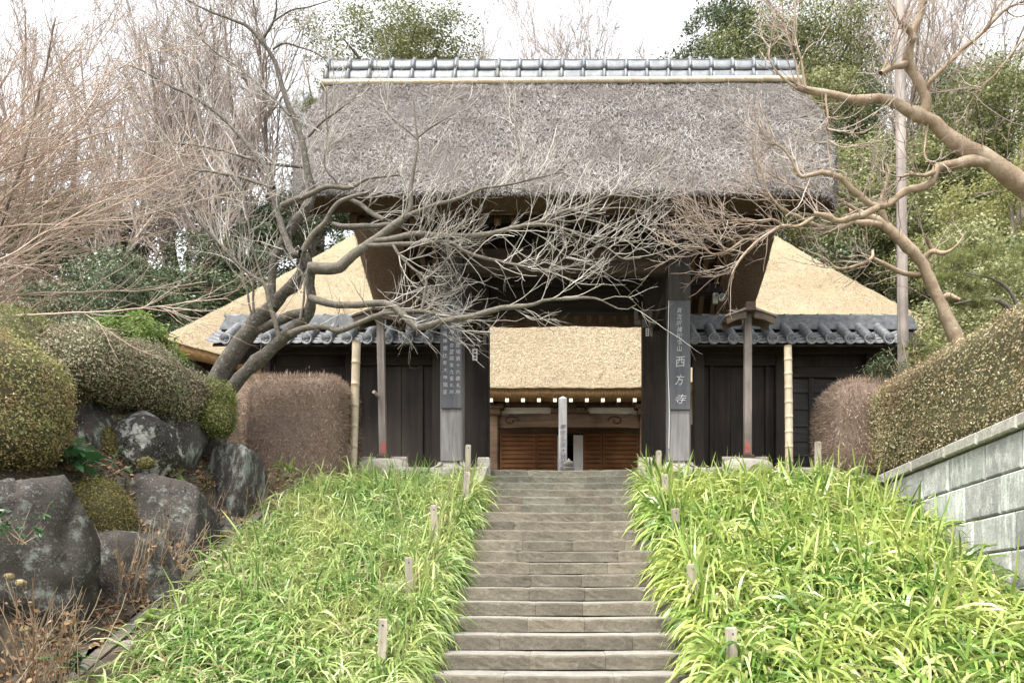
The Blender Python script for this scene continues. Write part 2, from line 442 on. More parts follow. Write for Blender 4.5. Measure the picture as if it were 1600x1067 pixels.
def mat_bark(name, dark, light, lichen, lo=.58, hi=.7, scale=9, lscale=16):
    m, nt, b, _ = new_mat(name)
    n = noise_tex(nt, scale, 6, .7); c = ramp(nt, n, [(.3, dark), (.7, light)])
    n2 = noise_tex(nt, lscale, 6, .75); c = mix(nt, c, lichen, ramp(nt, n2, [(lo, (0, 0, 0)), (hi, (.9, .9, .9))]))
    nt.links.new(c, b.inputs['Base Color']); b.inputs['Roughness'].default_value = .9; b.inputs['Specular IOR Level'].default_value = .2
    bump(nt, b, noise_tex(nt, lscale * 2.5, 6, .75, stretch=(1, 1, .5)), .8, .02); return m
M['bark_cherry'] = mat_bark('grey_bark', (.058, .051, .042), (.145, .127, .106), (.29, .305, .27), .54, .66, 11, 24)
M['bark_limb'] = mat_bark('pale_grey_bark', (.085, .075, .06), (.185, .165, .135), (.32, .325, .285), .57, .70, 14, 30)
M['twig_pale'] = mat_leaf('pale_twig', [(.22, .20, .172), (.35, .325, .285), (.51, .485, .44)], 0, .8, .2)
M['bark_smooth'] = mat_bark('smooth_tan_bark', (.19, .138, .092), (.29, .22, .15), (.38, .315, .235), .44, .66, 6, 5)
M['twig_tan'] = mat_leaf('tan_twig', [(.22, .165, .135), (.34, .275, .23), (.46, .40, .345)], 0, .8, .2)
M['twig_pink'] = mat_leaf('pinkish_twig', [(.26, .17, .135), (.35, .26, .205), (.43, .35, .285), (.52, .45, .385)], 0, .8, .2)
M['bark_far'] = mat_bark('far_bark', (.10, .08, .068), (.19, .16, .135), (.25, .22, .19), .6, .75, 4, 8)
M['twig_far'] = mat_leaf('far_twig', [(.22, .18, .157), (.32, .272, .24), (.42, .372, .333)], 0, .85, .1)
M['brush'] = mat_leaf('brush_twig', [(.20, .15, .11), (.31, .245, .185), (.41, .34, .26)], 0, .85, .1)
M['leaf_olive'] = mat_leaf('olive_leaf', [(.085, .10, .038), (.155, .17, .062), (.245, .25, .105)], .3, .45, .4)
M['leaf_light'] = mat_leaf('light_leaf', [(.12, .135, .05), (.215, .23, .095), (.34, .34, .17)], .35, .45, .4)
M['leaf_dark'] = mat_leaf('dark_leaf', [(.045, .065, .03), (.08, .11, .05), (.135, .165, .085)], .2, .35, .5)
M['leaf_yellow'] = mat_leaf('yellow_green_leaf', [(.15, .165, .05), (.25, .255, .09), (.36, .35, .16)], .4, .5, .4)
M['leaf_pine'] = mat_leaf('pine_needle', [(.12, .15, .045), (.21, .24, .085), (.33, .335, .15)], .3, .5, .3)
M['leaf_nandina'] = mat_leaf('nandina_leaf', [(.09, .15, .03), (.17, .25, .06), (.27, .34, .12)], .4, .4, .4)
M['leaf_broad'] = mat_leaf('broad_leaf', [(.02, .07, .025), (.04, .12, .04), (.08, .18, .07)], .3, .3, .5)
M['azalea_gold'] = mat_leaf('azalea_leaf_gold', [(.11, .13, .04), (.22, .24, .08), (.33, .33, .14), (.36, .26, .14)], .3, .5, .3, big=(.33, .21, .12), bigscale=2.4)
M['azalea_grey'] = mat_leaf('azalea_leaf_grey', [(.13, .145, .075), (.23, .24, .14), (.36, .35, .24), (.37, .29, .21)], .25, .5, .3, big=(.24, .17, .125), bigscale=1.8)
M['azalea_green'] = mat_leaf('azalea_leaf_green', [(.10, .13, .035), (.19, .22, .06), (.30, .31, .11)], .3, .5, .3)
M['hedge_olive'] = mat_leaf('hedge_leaf', [(.15, .145, .06), (.26, .24, .11), (.38, .34, .19), (.47, .43, .29), (.27, .17, .09)], .25, .45, .4, big=(.27, .175, .11), bigscale=.9)
M['hedge_red'] = mat_leaf('bare_hedge_twig', [(.22, .145, .10), (.36, .26, .195), (.47, .375, .30), (.60, .52, .44)], .1, .8, .1)
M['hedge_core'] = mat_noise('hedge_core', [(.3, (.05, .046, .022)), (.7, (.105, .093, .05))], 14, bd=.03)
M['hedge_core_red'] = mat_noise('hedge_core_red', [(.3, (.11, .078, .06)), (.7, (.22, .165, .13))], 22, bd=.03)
M['grass_l'] = mat_leaf('lily_leaf', [(.05, .115, .022), (.11, .21, .042), (.20, .315, .078), (.33, .43, .145), (.51, .56, .29)], .32, .36, .45, big=(.38, .42, .15), bigscale=1.0)
M['grass_r'] = mat_leaf('lily_leaf_wide', [(.05, .12, .02), (.115, .215, .035), (.215, .325, .065), (.35, .43, .12), (.54, .57, .26)], .32, .34, .5, big=(.41, .46, .13), bigscale=1.3)
M['grass_dry'] = mat_leaf('dry_leaf', [(.26, .195, .095), (.37, .30, .17), (.47, .41, .27)], .35, .6, .2)
M['stem_dry'] = mat_leaf('dry_stem', [(.17, .11, .07), (.28, .21, .14), (.42, .36, .27)], .1, .8, .1)
M['litter'] = mat_leaf('leaf_litter', [(.13, .07, .035), (.25, .15, .08), (.38, .27, .17)], .2, .7, .2)
M['moss'] = mat_leaf('moss_tuft', [(.10, .10, .03), (.18, .16, .05), (.25, .21, .09)], .2, .8, .1)

# ------------------------------------------------------------------ terrain
RISE, TREAD, Y0 = .155, .38, 14.2
SL = RISE / TREAD
def slope_z(y): return np.clip((np.asarray(y, float) - Y0) * SL, -3.56, 0)

def terrain(x, y):
    x, y = np.broadcast_arrays(np.asarray(x, float), np.asarray(y, float))
    cut = (x > -7.0) & (x < 5.6) & (y < 14.35)
    side = np.where(y < 5, -.15 + np.clip((y - 5) / 4, -1, 0) * 3.4, -.15)
    z = np.where(cut, slope_z(y) - .32, side)
    hill = np.where(y > 34, np.minimum((y - 34) * 1.0, 17.0) + np.clip(y - 51, 0, 40) * .12, 0)
    flank = np.clip(np.abs(x) - 15.5, 0, 22) * .75 * np.clip((y - 18) / 8, 0, 1)
    z = z + np.maximum(hill, np.minimum(flank, 16))
    bump_ = fbm(np.stack([x, y, 0 * x], -1), .35, 3)
    return z + np.where((y > 36) | (np.abs(x) > 17), .7, 0) * bump_

xs = np.unique(np.concatenate([np.linspace(-500, -60, 12), np.linspace(-60, 60, 81), np.linspace(60, 500, 12), [-7.01, -6.99, 5.59, 5.61]]))
ys = np.unique(np.concatenate([np.linspace(-200, -8, 7), np.linspace(-8, 14.34, 40), [14.36], np.linspace(15, 90, 70), np.linspace(95, 700, 14)]))
gx, gy = np.meshgrid(xs, ys, indexing='ij')
gv = np.stack([gx, gy, terrain(gx, gy)], -1).reshape(-1, 3)
a, b_ = np.meshgrid(np.arange(len(xs) - 1), np.arange(len(ys) - 1), indexing='ij'); q = a * len(ys) + b_
tag(obj('ground', gv, np.stack([q, q + len(ys), q + len(ys) + 1, q + 1], -1).reshape(-1, 4), M['ground'], smooth=True), kind='structure')

# ------------------------------------------------------------------ stone stairs
rs = np.random.RandomState(5)
def worn_block(x0, x1, y0, y1, z0, z1, rnd, wear=.009, edge=.014):
    """a stone block whose front and top are slightly uneven and whose edges are worn round"""
    n = max(5, int((x1 - x0) / .07)); sd = rnd.uniform(0, 50)
    X = np.linspace(x0, x1, n + 1)
    prof = [(y1, z1), (y0 + .14, z1), (y0 + edge * 1.4, z1 - .002), (y0 + .003, z1 - edge), (y0, z1 - edge * 2.6), (y0 + .002, z0 * .55 + z1 * .45), (y0 + .003, z0 * .8 + z1 * .2), (y0 + .002, z0), (y1, z0)]
    m = len(prof); V = np.zeros((n + 1, m, 3))
    for j, (y, z) in enumerate(prof): V[:, j] = np.stack([X, 0 * X + y, 0 * X + z], -1)
    e = np.exp(-np.minimum(X - x0, x1 - X) / .02) * .008                       # corners rubbed off
    V[:, 1:8, 1] += wear * .45 * fbm(V[:, 1:8], 7, 3, sd) + wear * .25 * rnd.normal(size=(n + 1, 7)) + e[:, None]
    V[:, 0:4, 2] -= .012 * np.exp(-((V[:, 0:4, 0] - .1) / .7) ** 2)
    V[:, 1:5, 2] += wear * .40 * fbm(V[:, 1:5] * [1, 0, 0], 6, 3, sd) - e[:, None]
    Fc = []
    for i in range(n):
        for j in range(m):
            k = (j + 1) % m; Fc.append([i * m + j, i * m + k, (i + 1) * m + k, (i + 1) * m + j])
    Fc.append(list(range(m))[::-1]); Fc.append([n * m + j for j in range(m)])
    mi = [1 if (q % m) < 2 else 0 for q in range(n * m)] + [0, 0]
    return V.reshape(-1, 3), Fc, mi
stairs = tag(thing('stone_stairs', (0, 10, -3.4), 'long straight flight of worn grey-brown stone steps climbing to the gate', 'stairs'))
for k in range(0, 23):
    z1 = -k * RISE; y0 = Y0 - k * TREAD
    nb = 3 if k not in (4, 9) else 4
    cuts = [-1.42] + sorted(-1.42 + 2.84 * (i + rs.uniform(-.28, .28)) / nb for i in range(1, nb)) + [1.42]
    for i in range(nb):
        dz = rs.uniform(-.006, .004)
        v, f, mi = worn_block(cuts[i] + .0015, cuts[i + 1] - .0015, y0 + rs.uniform(-.006, .006), y0 + TREAD + .1 if k else y0 + .9, z1 - RISE + .003, z1 + dz, rs)
        obj('step_stone', v, f, None, stairs, False, [M['stair_old'] if k < 3 or (k < 6 and rs.rand() < .5) else M['stair'], M['tread']], mi)
# low stone posts and sloping side stones at the head of the stairs
for sx, lab in ((-1, 'square stone kerb post at the left head of the stairs'), (1, 'square stone kerb post at the right head of the stairs, half hidden by leaves')):
    xa, xb = (-1.50, -1.28) if sx < 0 else (1.32, 1.56)
    t = thing('kerb_post', ((xa + xb) / 2, 14.2, -.2), lab, 'kerb post', 'kerb posts at the head of the stairs')
    MB().box(xa, xb, 14.02, 14.26, -.3, .19, .02).build('post', M['kerb'], t)
    xs0, xs1 = (xa - .015, xb - .03) if sx < 0 else (xa + .03, xb + .015)
    MB().prism([(14.0, .02), (14.0, -.45), (12.9, -.85), (12.9, -.40)], 'x', xs0, xs1).build('side_stone', M['kerb'], t)

# ------------------------------------------------------------------ paved platform of the gate
plat = MB().box(-7.3, 7.5, 14.62, 22.0, -.3, .03).build('platform', M['kerb']); tag(plat, kind='structure')
court = MB().box(-14, 14, 22.02, 33.0, -.3, -.02).build('courtyard', M['soil']); tag(court, kind='structure')
kerb = bpy.data.objects.new('platform_kerb', None); kerb.location = (0, 14.4, 0); COL.objects.link(kerb); tag(kerb, kind='structure')
for xa, xb in ((-4.4, -3.35), (-3.34, -2.4), (-2.39, -1.52), (1.58, 2.6), (2.61, 3.7), (3.71, 4.9)):
    v, f, mi = worn_block(xa, xb, 14.3 + rs.uniform(-.01, .01), 14.615, -.3, .05 + rs.uniform(-.006, .006), rs, .008)
    obj('kerb_stone', v, f, M['kerb'], kerb)

# ------------------------------------------------------------------ the thatched gate
GX = .035
gate = thing('temple_gate', (GX, 17.0, .03), 'old timber temple gate under a thick grey thatched gable roof', 'gate')
def pillar(x0, x1, y0, y1, z0, z1, mat, name='pillar'):
    return MB().box(x0, x1, y0, y1, z0, z1, .03).build(name, mat, gate)
LP = (-2.30, -1.885); RP = (1.965, 2.385)
for xa, xb in (LP, RP):
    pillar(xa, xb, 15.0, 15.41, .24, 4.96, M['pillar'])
    c = (xa + xb) / 2
    prof = [(-.33, .0), (-.36, .07), (-.33, .12), (-.25, .21), (.25, .21), (.33, .12), (.36, .07), (.33, .0)]
    V, Fc = [], []
    lev = [(.33, .03), (.365, .08), (.355, .13), (.27, .19), (.255, .242)]
    for r, z in lev:
        for sx, sy in ((-1, -1), (1, -1), (1, 1), (-1, 1)):
            ch = .09
            V += [(c + sx * r - (sx * ch if (sx * sy > 0) else 0), 15.2 + sy * r - (0 if (sx * sy > 0) else sy * ch), z),
                  (c + sx * r - (0 if (sx * sy > 0) else sx * ch), 15.2 + sy * r - (sy * ch if (sx * sy > 0) else 0), z)]
    n = 8
    for i in range(len(lev) - 1):
        for j in range(n):
            Fc.append([i * n + j, i * n + (j + 1) % n, (i + 1) * n + (j + 1) % n, (i + 1) * n + j])
    Fc.append([(len(lev) - 1) * n + j for j in range(n)])
    obj('base_stone', V, Fc, M['kerb'], gate)
    # bracket block over the pillar
    MB().box(xa - .1, xb + .1, 14.93, 15.48, 4.40, 4.62, .04).box(xa - .3, xb + .3, 15.05, 15.36, 4.63, 4.82, .04).build('bracket', M['dark_wood_x'], gate)
    pillar(xa + .02, xb - .02, 19.0, 19.38, .05, 4.96, M['dark_wood'])
for xa, xb in ((-2.12, -1.585), (1.69, 2.23)):
    p = pillar(xa, xb, 16.98, 17.42, .04, 6.4, M['dark_wood'])
    cx_ = (xa + xb) / 2
    MB().box(cx_ - .06, cx_ + .06, 15.41, 16.98, 3.30, 3.52).box(cx_ - .07, cx_ + .07, 15.41, 19.0, 4.30, 4.55).build('tie_beam', M['dark_wood_x'], gate)
MB().box(-1.585, 1.69, 17.08, 17.34, 3.72, 4.24, .02).box(-3.05, 3.12, 17.02, 17.40, 4.245, 4.60, .03).build('lintel', M['dark_wood_x'], gate)
MB().box(-1.885, 1.965, 15.06, 15.34, 3.80, 4.27, .03).build('front_beam', M['gate_beam'], gate)
MB().box(-3.75, 3.82, 15.08, 15.34, 4.83, 5.10, .03).build('eave_beam', M['dark_wood_x'], gate)
MB().box(-3.75, 3.82, 19.06, 19.32, 4.83, 5.10, .03).build('eave_beam', M['dark_wood_x'], gate)
nb = 12
for i in range(nb):                                        # upright boards added to keep the bay over the lintel dark
    xa = -2.12 + 4.35 * i / nb
    MB().box(xa + .004, xa + 4.35 / nb - .004, 17.18 + .008 * (i % 2), 17.24 + .008 * (i % 2), 4.605, 6.9).build('added_shade_board', M['dark_wood'], gate)
MB().box(-3.9, 3.97, 16.85, 17.15, 6.95, 7.2, .03).build('ridge_beam', M['dark_wood_x'], gate)
# paper votive slips pasted on the pillars
slips = [(738, 545, 746, 563, 1), (991, 484, 997, 499, 0), (1005, 484, 1012, 497, 0), (1013, 486, 1019, 498, 0), (991, 500, 1001, 508, 0), (1003, 499, 1011, 512, 0),
         (1013, 499, 1018, 510, 0), (1019, 499, 1024, 510, 0), (1009, 513, 1014, 525, 1), (1015, 511, 1020, 525, 0), (744, 498, 752, 513, 0), (753, 500, 758, 513, 0), (755, 520, 760, 538, 0), (746, 523, 750, 537, 0)]
M['slip'] = mat_noise('old_paper', [(.3, (.10, .095, .085)), (.7, (.19, .18, .16))], 40, bd=.001)
for x0, y0, x1, y1, br in slips:
    p0 = P(x0, y1, 16.975); p1 = P(x1, y0, 16.975)
    sl = MB().box(p0[0], p1[0], 16.972, 16.979, p0[2], p1[2]).build('paper_slip', M['white'] if br else M['slip'], gate)
    mb = MB(); w = p1[0] - p0[0]; h = p1[2] - p0[2]
    for i in range(3):
        mb.box(p0[0] + w * .25, p1[0] - w * .25, 16.969, 16.9715, p0[2] + h * (.12 + .28 * i), p0[2] + h * (.30 + .28 * i))
    mb.build('print', M['ink'] if br else M['slip'], sl)

# --- thatch
EAVE_Y, EAVE_Z, RID_Y, RID_Z = 3.6, 4.54, 17.0, 8.30
def outer_prof(u):
    s = np.abs(u); y = RID_Y + np.sign(u) * EAVE_Y * s
    z = np.interp(s, [0, .13, .16, 1], [8.28, 8.22, 8.13, EAVE_Z]) + .14 * np.sin(np.pi * np.clip((s - .16) / .84, 0, 1))
    return y, z
def outer_half(u): return np.interp(np.abs(u), [0, .15, .42, .7, .9, 1], [4.88, 4.96, 5.04, 4.90, 4.66, 4.50])
def thatch_pt(u, v):
    y, z = outer_prof(u); xh = outer_half(u); X = v * xh + GX
    t = np.clip((np.abs(v) - .90) / .10, 0, 1); z = z - .30 * (1 - np.sqrt(np.clip(1 - t * t, 0, 1)))
    e = np.clip((np.abs(u) - .95) / .05, 0, 1); z = z - .05 * e * e
    return np.stack([X, y, z], -1)
U = np.concatenate([np.linspace(-1, 0, 45), np.linspace(0, 1, 25)[1:]]); Vv = np.linspace(-1, 1, 121)
uu, vv = np.meshgrid(U, Vv, indexing='ij')
O = thatch_pt(uu, vv)
nz = fbm(O, 1.3, 4) * .06 + fbm(O, 7.0, 3, 3.3) * .022
O[..., 2] += nz; O[..., 1] -= np.sign(uu) * nz * -.8
INN_X = 3.8
def inner_pt(u, v):
    s = np.abs(u); y = RID_Y + np.sign(u) * 2.88 * s; z = 7.38 - (7.38 - 4.50) * s
    return np.stack([v * INN_X + GX, y, z], -1)
I = inner_pt(uu, vv)
nu, nv = uu.shape
idx = np.arange(nu * nv).reshape(nu, nv)
def gridq(ix): return np.stack([ix[:-1, :-1], ix[1:, :-1], ix[1:, 1:], ix[:-1, 1:]], -1).reshape(-1, 4)
roofV = [O.reshape(-1, 3), I.reshape(-1, 3)]
roofF = [gridq(idx), gridq(idx.T + nu * nv)]; roofM = [np.zeros((nu - 1) * (nv - 1)), np.ones((nu - 1) * (nv - 1))]
loop = list(idx[0, :]) + list(idx[1:, -1]) + list(idx[-1, ::-1][1:]) + list(idx[::-1, 0][1:-1])
lo_ = O.reshape(-1, 3)[loop]; li_ = I.reshape(-1, 3)[loop]; KB = 7
ctr = O.reshape(-1, 3).mean(0)
rows = [np.array(loop)]; base = 2 * nu * nv
for k in range(1, KB):
    t = k / KB; p = lo_ * (1 - t) + li_ * t
    out_ = norm((lo_ - li_) * np.array([1, 0, 0]) + 1e-6); sid = (np.abs(lo_[:, 0] - GX) > 4.4)[:, None]
    p = p + sid * out_ * .30 * np.sin(np.pi * t) ** .8 + (fbm(p, 7, 3) * .03)[:, None]
    p[:, 2] -= .05 * np.sin(np.pi * t)
    roofV.append(p); rows.append(base + np.arange(len(loop))); base += len(loop)
rows.append(np.array(loop) + nu * nv)
for k in range(KB):
    A_, B_ = rows[k], rows[k + 1]
    roofF.append(np.stack([A_, np.roll(A_, -1), np.roll(B_, -1), B_], -1)); roofM.append(np.ones(len(loop)))
roof = obj('thatch_roof', np.vstack(roofV), np.vstack(roofF), None, gate, True, [M['thatch'], M['thatch_cut']], np.concatenate(roofM))
# loose straws over the weathered surface
rt = np.random.RandomState(11)
n = 105000
u_ = -rt.uniform(.12, 1, n) ; u_ = np.where(rt.rand(n) < .16, -u_, u_); v_ = rt.uniform(-.985, .985, n)
p = thatch_pt(u_, v_); e = 1e-3
du = norm(thatch_pt(u_ + e, v_) - thatch_pt(u_ - e, v_)) * -np.sign(-u_)[:, None]
dv = norm(thatch_pt(u_, v_ + e) - thatch_pt(u_, v_ - e)); nn = norm(np.cross(dv, du)); nn *= np.sign(nn[:, 2:3])
ang = rt.normal(0, .5, n) + np.where(np.abs(v_) > .5, rt.choice([-.9, .9], n), 0) * rt.rand(n)
td = norm(np.cos(ang)[:, None] * du + np.sin(ang)[:, None] * dv + nn * rt.normal(.10, .22, n)[:, None])
L = rt.uniform(.06, .20, n); W = rt.uniform(.0028, .0055, n)
bb = norm(np.cross(td, nn)); p = p + nn * rt.uniform(.0, .05, n)[:, None]
SV = np.stack([p - td * L[:, None] * .5 - bb * W[:, None], p - td * L[:, None] * .5 + bb * W[:, None], p + td * L[:, None] * .5 + bb * W[:, None] * .6, p + td * L[:, None] * .5 - bb * W[:, None] * .6], 1).reshape(-1, 3)
M['straw_grey'] = mat_leaf('grey_straw', [(.055, .049, .044), (.15, .138, .127), (.225, .208, .192), (.30, .282, .263), (.40, .382, .36)], 0, .9, .15, big=(.135, .12, .108), bigscale=1.1)
tag(obj('straw', SV, np.arange(4 * n).reshape(-1, 4), M['straw_grey'], gate), kind='stuff')
# ragged straw ends along the eave and verges
n = 9000
uf = np.where(rt.rand(n) < .6, -1.0, rt.uniform(-1, 1, n)); vf = np.where(uf <= -1, rt.uniform(-1, 1, n), rt.choice([-1, 1], n))
p = thatch_pt(uf, vf); outw = np.where((uf <= -1)[:, None], np.array([0, -.45, -.9]), np.stack([np.sign(vf) * .5, 0 * vf, -.8 + 0 * vf], -1))
v, f = blade_strips(p + rt.normal(0, .015, (n, 3)), outw + rt.normal(0, .45, (n, 3)), rt.uniform(.02, .07, n), rt.uniform(.006, .014, n), 3, np.zeros(n), rt)
tag(obj('straw_ends', v, f, M['straw_grey'], gate), kind='stuff')
# rafters and battens under the thatch
def rafter_mesh(sgn):
    y0, z0 = 17 + sgn * .12, 7.20; y1, z1 = 17 + sgn * 2.78, 4.44
    mb = MB().prism([(y0, z0), (y1, z1), (y1, z1 - .13), (y0, z0 - .13)], 'x', -.055, .055)
    return mesh_from('rafter', np.array(mb.v) - np.array([0, 17, 5.5]), mb.f, M['rafter'])
for sgn in (-1, 1):
    me = rafter_mesh(sgn)
    for i in range(25):
        inst('rafter', me, (GX - 3.6 + 7.2 * i / 24, 17, 5.5), gate)
    for j in range(9):
        tt = .08 + .9 * j / 8; yy = 17 + sgn * 2.8 * tt; zz = 7.27 - 2.78 * tt
        MB().tube([(GX - 3.78, yy, zz), (GX + 3.78, yy, zz)], [.03, .03], 6).build('batten', M['rafter'], gate)
    for s2 in (-1, 1):                                      # verge rafters, heavier
        me2 = MB().prism([(17 + sgn * .1, 7.24), (17 + sgn * 2.86, 4.47), (17 + sgn * 2.86, 4.19), (17 + sgn * .1, 6.92)], 'x', GX + s2 * 3.74 - .06, GX + s2 * 3.74 + .06)
        me2.build('verge_board', M['rafter'], gate)

# --- ridge of grey tiles in two courses, with raised joints, over a bamboo pole
NT = 22; X0r, X1r = -4.86, 4.80; tw = (X1r - X0r) / NT
def ridge_tile(h, d):
    rows_, cols = 6, 6; V = []
    for i in range(rows_):
        t = i / (rows_ - 1)
        for j in range(cols):
            s = j / (cols - 1); bul = .045 * math.sin(math.pi * t) ** .8
            V.append(((s - .5) * (tw - .012), -d * (1 - t) - bul, h * t + .012 * (s - .5) * (1 - t) - .012 * math.cos(math.pi * (s - .5))))
    n0 = len(V); V += [(x, y + .05, z) for x, y, z in V]
    Fc = []
    for i in range(rows_ - 1):
        for j in range(cols - 1):
            a = i * cols + j; Fc += [[a, a + 1, a + cols + 1, a + cols], [n0 + a, n0 + a + cols, n0 + a + cols + 1, n0 + a + 1]]
    bd = [j for j in range(cols)] + [i * cols + cols - 1 for i in range(1, rows_)] + [(rows_ - 1) * cols + j for j in range(cols - 2, -1, -1)] + [i * cols for i in range(rows_ - 2, 0, -1)]
    for a, b2 in zip(bd, bd[1:] + bd[:1]): Fc.append([b2, a, n0 + a, n0 + b2])
    return mesh_from('ridge_tile', V, Fc, M['tile_light'], True)
def ridge_band(h, d):
    V = []; rows_, cols = 6, 5
    for i in range(rows_):
        t = i / (rows_ - 1); bul = .05 * math.sin(math.pi * t) ** .8
        for j in range(cols):
            s = j / (cols - 1); w = (.075 - .02 * t)
            V.append(((s - .5) * w, -d * (1 - t) - bul - .045 * math.sin(math.pi * s) ** .5 - .002, h * t + .012))
    Fc = [[i * cols + j, i * cols + j + 1, (i + 1) * cols + j + 1, (i + 1) * cols + j] for i in range(rows_ - 1) for j in range(cols - 1)]
    n0 = len(V); V.append((0, 0.05, h)); V.append((0, -d + .05, 0))
    Fc.append([(rows_ - 1) * cols + j for j in range(cols)] + [n0]); Fc.append([j for j in range(cols)][::-1] + [n0 + 1])
    return mesh_from('ridge_band', V, Fc, M['tile_light'], True)
ridge = bpy.data.objects.new('ridge', None); ridge.location = (0, 0, 8.62); place(ridge, gate); ridge.location = tuple(np.array([0, 16.7, 8.62]) - wloc(gate))
MB().box(X0r + .03, X1r - .03, 16.62, 17.38, 8.1, 8.80).build('ridge_core', M['tile_dark'], ridge)
lowt, lowb = ridge_tile(.285, .10), ridge_band(.285, .10)
upt, upb = ridge_tile(.28, .12), ridge_band(.28, .12)
for i in range(NT):
    xc = X0r + tw * (i + .5)
    for (tm, bm, y, z, off) in ((lowt, lowb, 16.60, 8.29, 0), (upt, upb, 16.68, 8.565, .02)):
        jz = rt.uniform(-.006, .006); ry = rt.normal(0, .006)
        inst('ridge_tile', tm, (xc + off, y, z + jz), ridge, rot=(0, ry, 0))
        inst('ridge_band', bm, (xc + off - tw / 2, y - .004, z + jz - .004), ridge, rot=(0, ry, 0))
MB().tube([(X0r, 16.82, 8.83), (X1r, 16.82, 8.83)], [.05, .05], 8).build('ridge_top', M['tile'], ridge)
def bamboo_pole(pts, r, nodes, name, parent, rad_end=None):
    p = spline(pts, nodes * 5 + 1); rr = np.full(len(p), r) if rad_end is None else np.linspace(r, rad_end, len(p))
    Vp, Rr = [], []
    for i in range(len(p)):
        if i % 5 == 0 and 0 < i < len(p) - 1:
            t = norm(p[i + 1] - p[i - 1]); Vp += [p[i] - t * .014, p[i] - t * .004, p[i] + t * .004, p[i] + t * .014]; Rr += [rr[i] * .98, rr[i] * 1.10, rr[i] * 1.10, rr[i]]
        else:
            Vp.append(p[i]); Rr.append(rr[i])
    return MB().tube(Vp, Rr, 14).build(name, M['bamboo'], parent, True)
bamboo_pole([(-4.93, 16.42, 8.19), (-1.5, 16.40, 8.205), (1.5, 16.40, 8.23), (4.86, 16.42, 8.27)], .062, 26, 'bamboo_pole', ridge)

# --- small spotlights under the right eave
lamp = thing('security_lamp', P(1120, 466, 16.4), 'pair of small security spotlights fixed under the right side of the gate', 'lamp')
o_ = wloc(lamp)
MB().box(o_[0] - .07, o_[0] + .03, o_[1] + .02, o_[1] + .1, o_[2] - .09, o_[2] + .12, .01).build('mount', M['metal'], lamp)
for dx, dz, r in ((-.02, .03, .05), (.1, .0, .075)):
    c = o_ + np.array([dx, -.05, dz])
    h = MB().tube([c + [0, .12, 0], c, c - [0, .03, 0]], [r * .55, r * .9, r], 14).build('lamp_head', M['metal'], lamp, True)
    MB().tube([c - [0, .031, 0], c - [0, .036, 0]], [r * .8, r * .78], 14).build('lens', M['glass'], h)

# --- lettering boards on the front pillars
def lettering(text, x, y, ztop, step, size, mat, parent, rnd, dens=1.0, name='lettering'):
    """vertical line of characters as thin raised strokes facing -Y"""
    parts = []
    for i, ch in enumerate(text):
        if ch == ' ': continue
        cu = bpy.data.curves.new('glyph', 'FONT'); cu.body = ch; cu.size = size; cu.align_x = 'CENTER'; cu.align_y = 'CENTER'
        cu.resolution_u = 3; cu.offset = -size * .006; cu.shear = float(np.clip(rnd.normal(.12, .1), -.3, .4))
        o = bpy.data.objects.new('glyph', cu); COL.objects.link(o)
        dg = bpy.context.evaluated_depsgraph_get(); me = bpy.data.meshes.new_from_object(o.evaluated_get(dg))
        n_ = len(me.vertices); co = np.zeros(n_ * 3); me.vertices.foreach_get('co', co); co = co.reshape(-1, 3)
        if n_:
            rot = rnd.normal(0, .10); sx, sy = rnd.uniform(.8, 1.05), rnd.uniform(.85, 1.1)
            cx0 = (co[:, :2].max(0) + co[:, :2].min(0)) / 2; q = (co[:, :2] - cx0) * [sx, sy]
            q = np.stack([q[:, 0] * math.cos(rot) - q[:, 1] * math.sin(rot), q[:, 0] * math.sin(rot) + q[:, 1] * math.cos(rot)], -1)
            V = np.stack([x + rnd.normal(0, size * .04) + q[:, 0], np.full(n_, y), ztop - i * step + q[:, 1]], -1)
            parts.append((V, [list(pp.vertices) for pp in me.polygons]))
        bpy.data.objects.remove(o); bpy.data.curves.remove(cu); bpy.data.meshes.remove(me)
    mb = MB()
    for V, Fc in parts: mb.add(V, Fc)
    if not mb.v: return None
    return mb.build(name, mat, parent)
rl = np.random.RandomState(3)
bl = thing('sign_board', P(705, 638, 14.94), 'tall weathered board with three columns of white brushed characters on the left pillar', 'sign', 'sign boards on the gate pillars')
p0, p1 = P(689, 638, 14.97), P(721.5, 470, 14.97)
MB().box(p0[0], p1[0], 14.955, 14.995, p0[2], p1[2], .008).build('board', M['board'], bl)
w = p1[0] - p0[0]; top = P(700, 487, 14.95)[2]; bot = P(700, 612, 14.95)[2]
for txt, fx in (('横浜七福神恵比寿大神鎮座', .21), ('三十三所観音霊場第九番札所', .52), ('東国八十八霊場第十六番札所', .82)):
    st = (top - bot) / (len(txt) - 1)
    lettering(txt, p0[0] + w * fx, 14.9515, top, st, .092, M['ink_white'], bl, rl)
br = thing('sign_board', P(1062, 638, 14.94), 'tall weathered board with one column of large white brushed characters on the right pillar', 'sign', 'sign boards on the gate pillars')
p0, p1 = P(1046, 640, 14.97), P(1078.5, 470, 14.97)
MB().box(p0[0], p1[0], 14.955, 14.995, p0[2], p1[2], .008).build('board', M['board'], br)
cx_ = (p0[0] + p1[0]) / 2
z0 = P(0, 485, 14.95)[2]; z1 = P(0, 544, 14.95)[2]
lettering('真言宗補陀洛山', cx_ - .01, 14.9515, z0, (z0 - z1) / 6, .115, M['ink_white'], br, rl)
for ch, yy, s in (('西', 565, .21), ('方', 593, .20), ('寺', 623, .22)):
    lettering(ch, cx_, 14.9515, P(0, yy, 14.95)[2], .2, s, M['ink_white'], br, rl, .6)
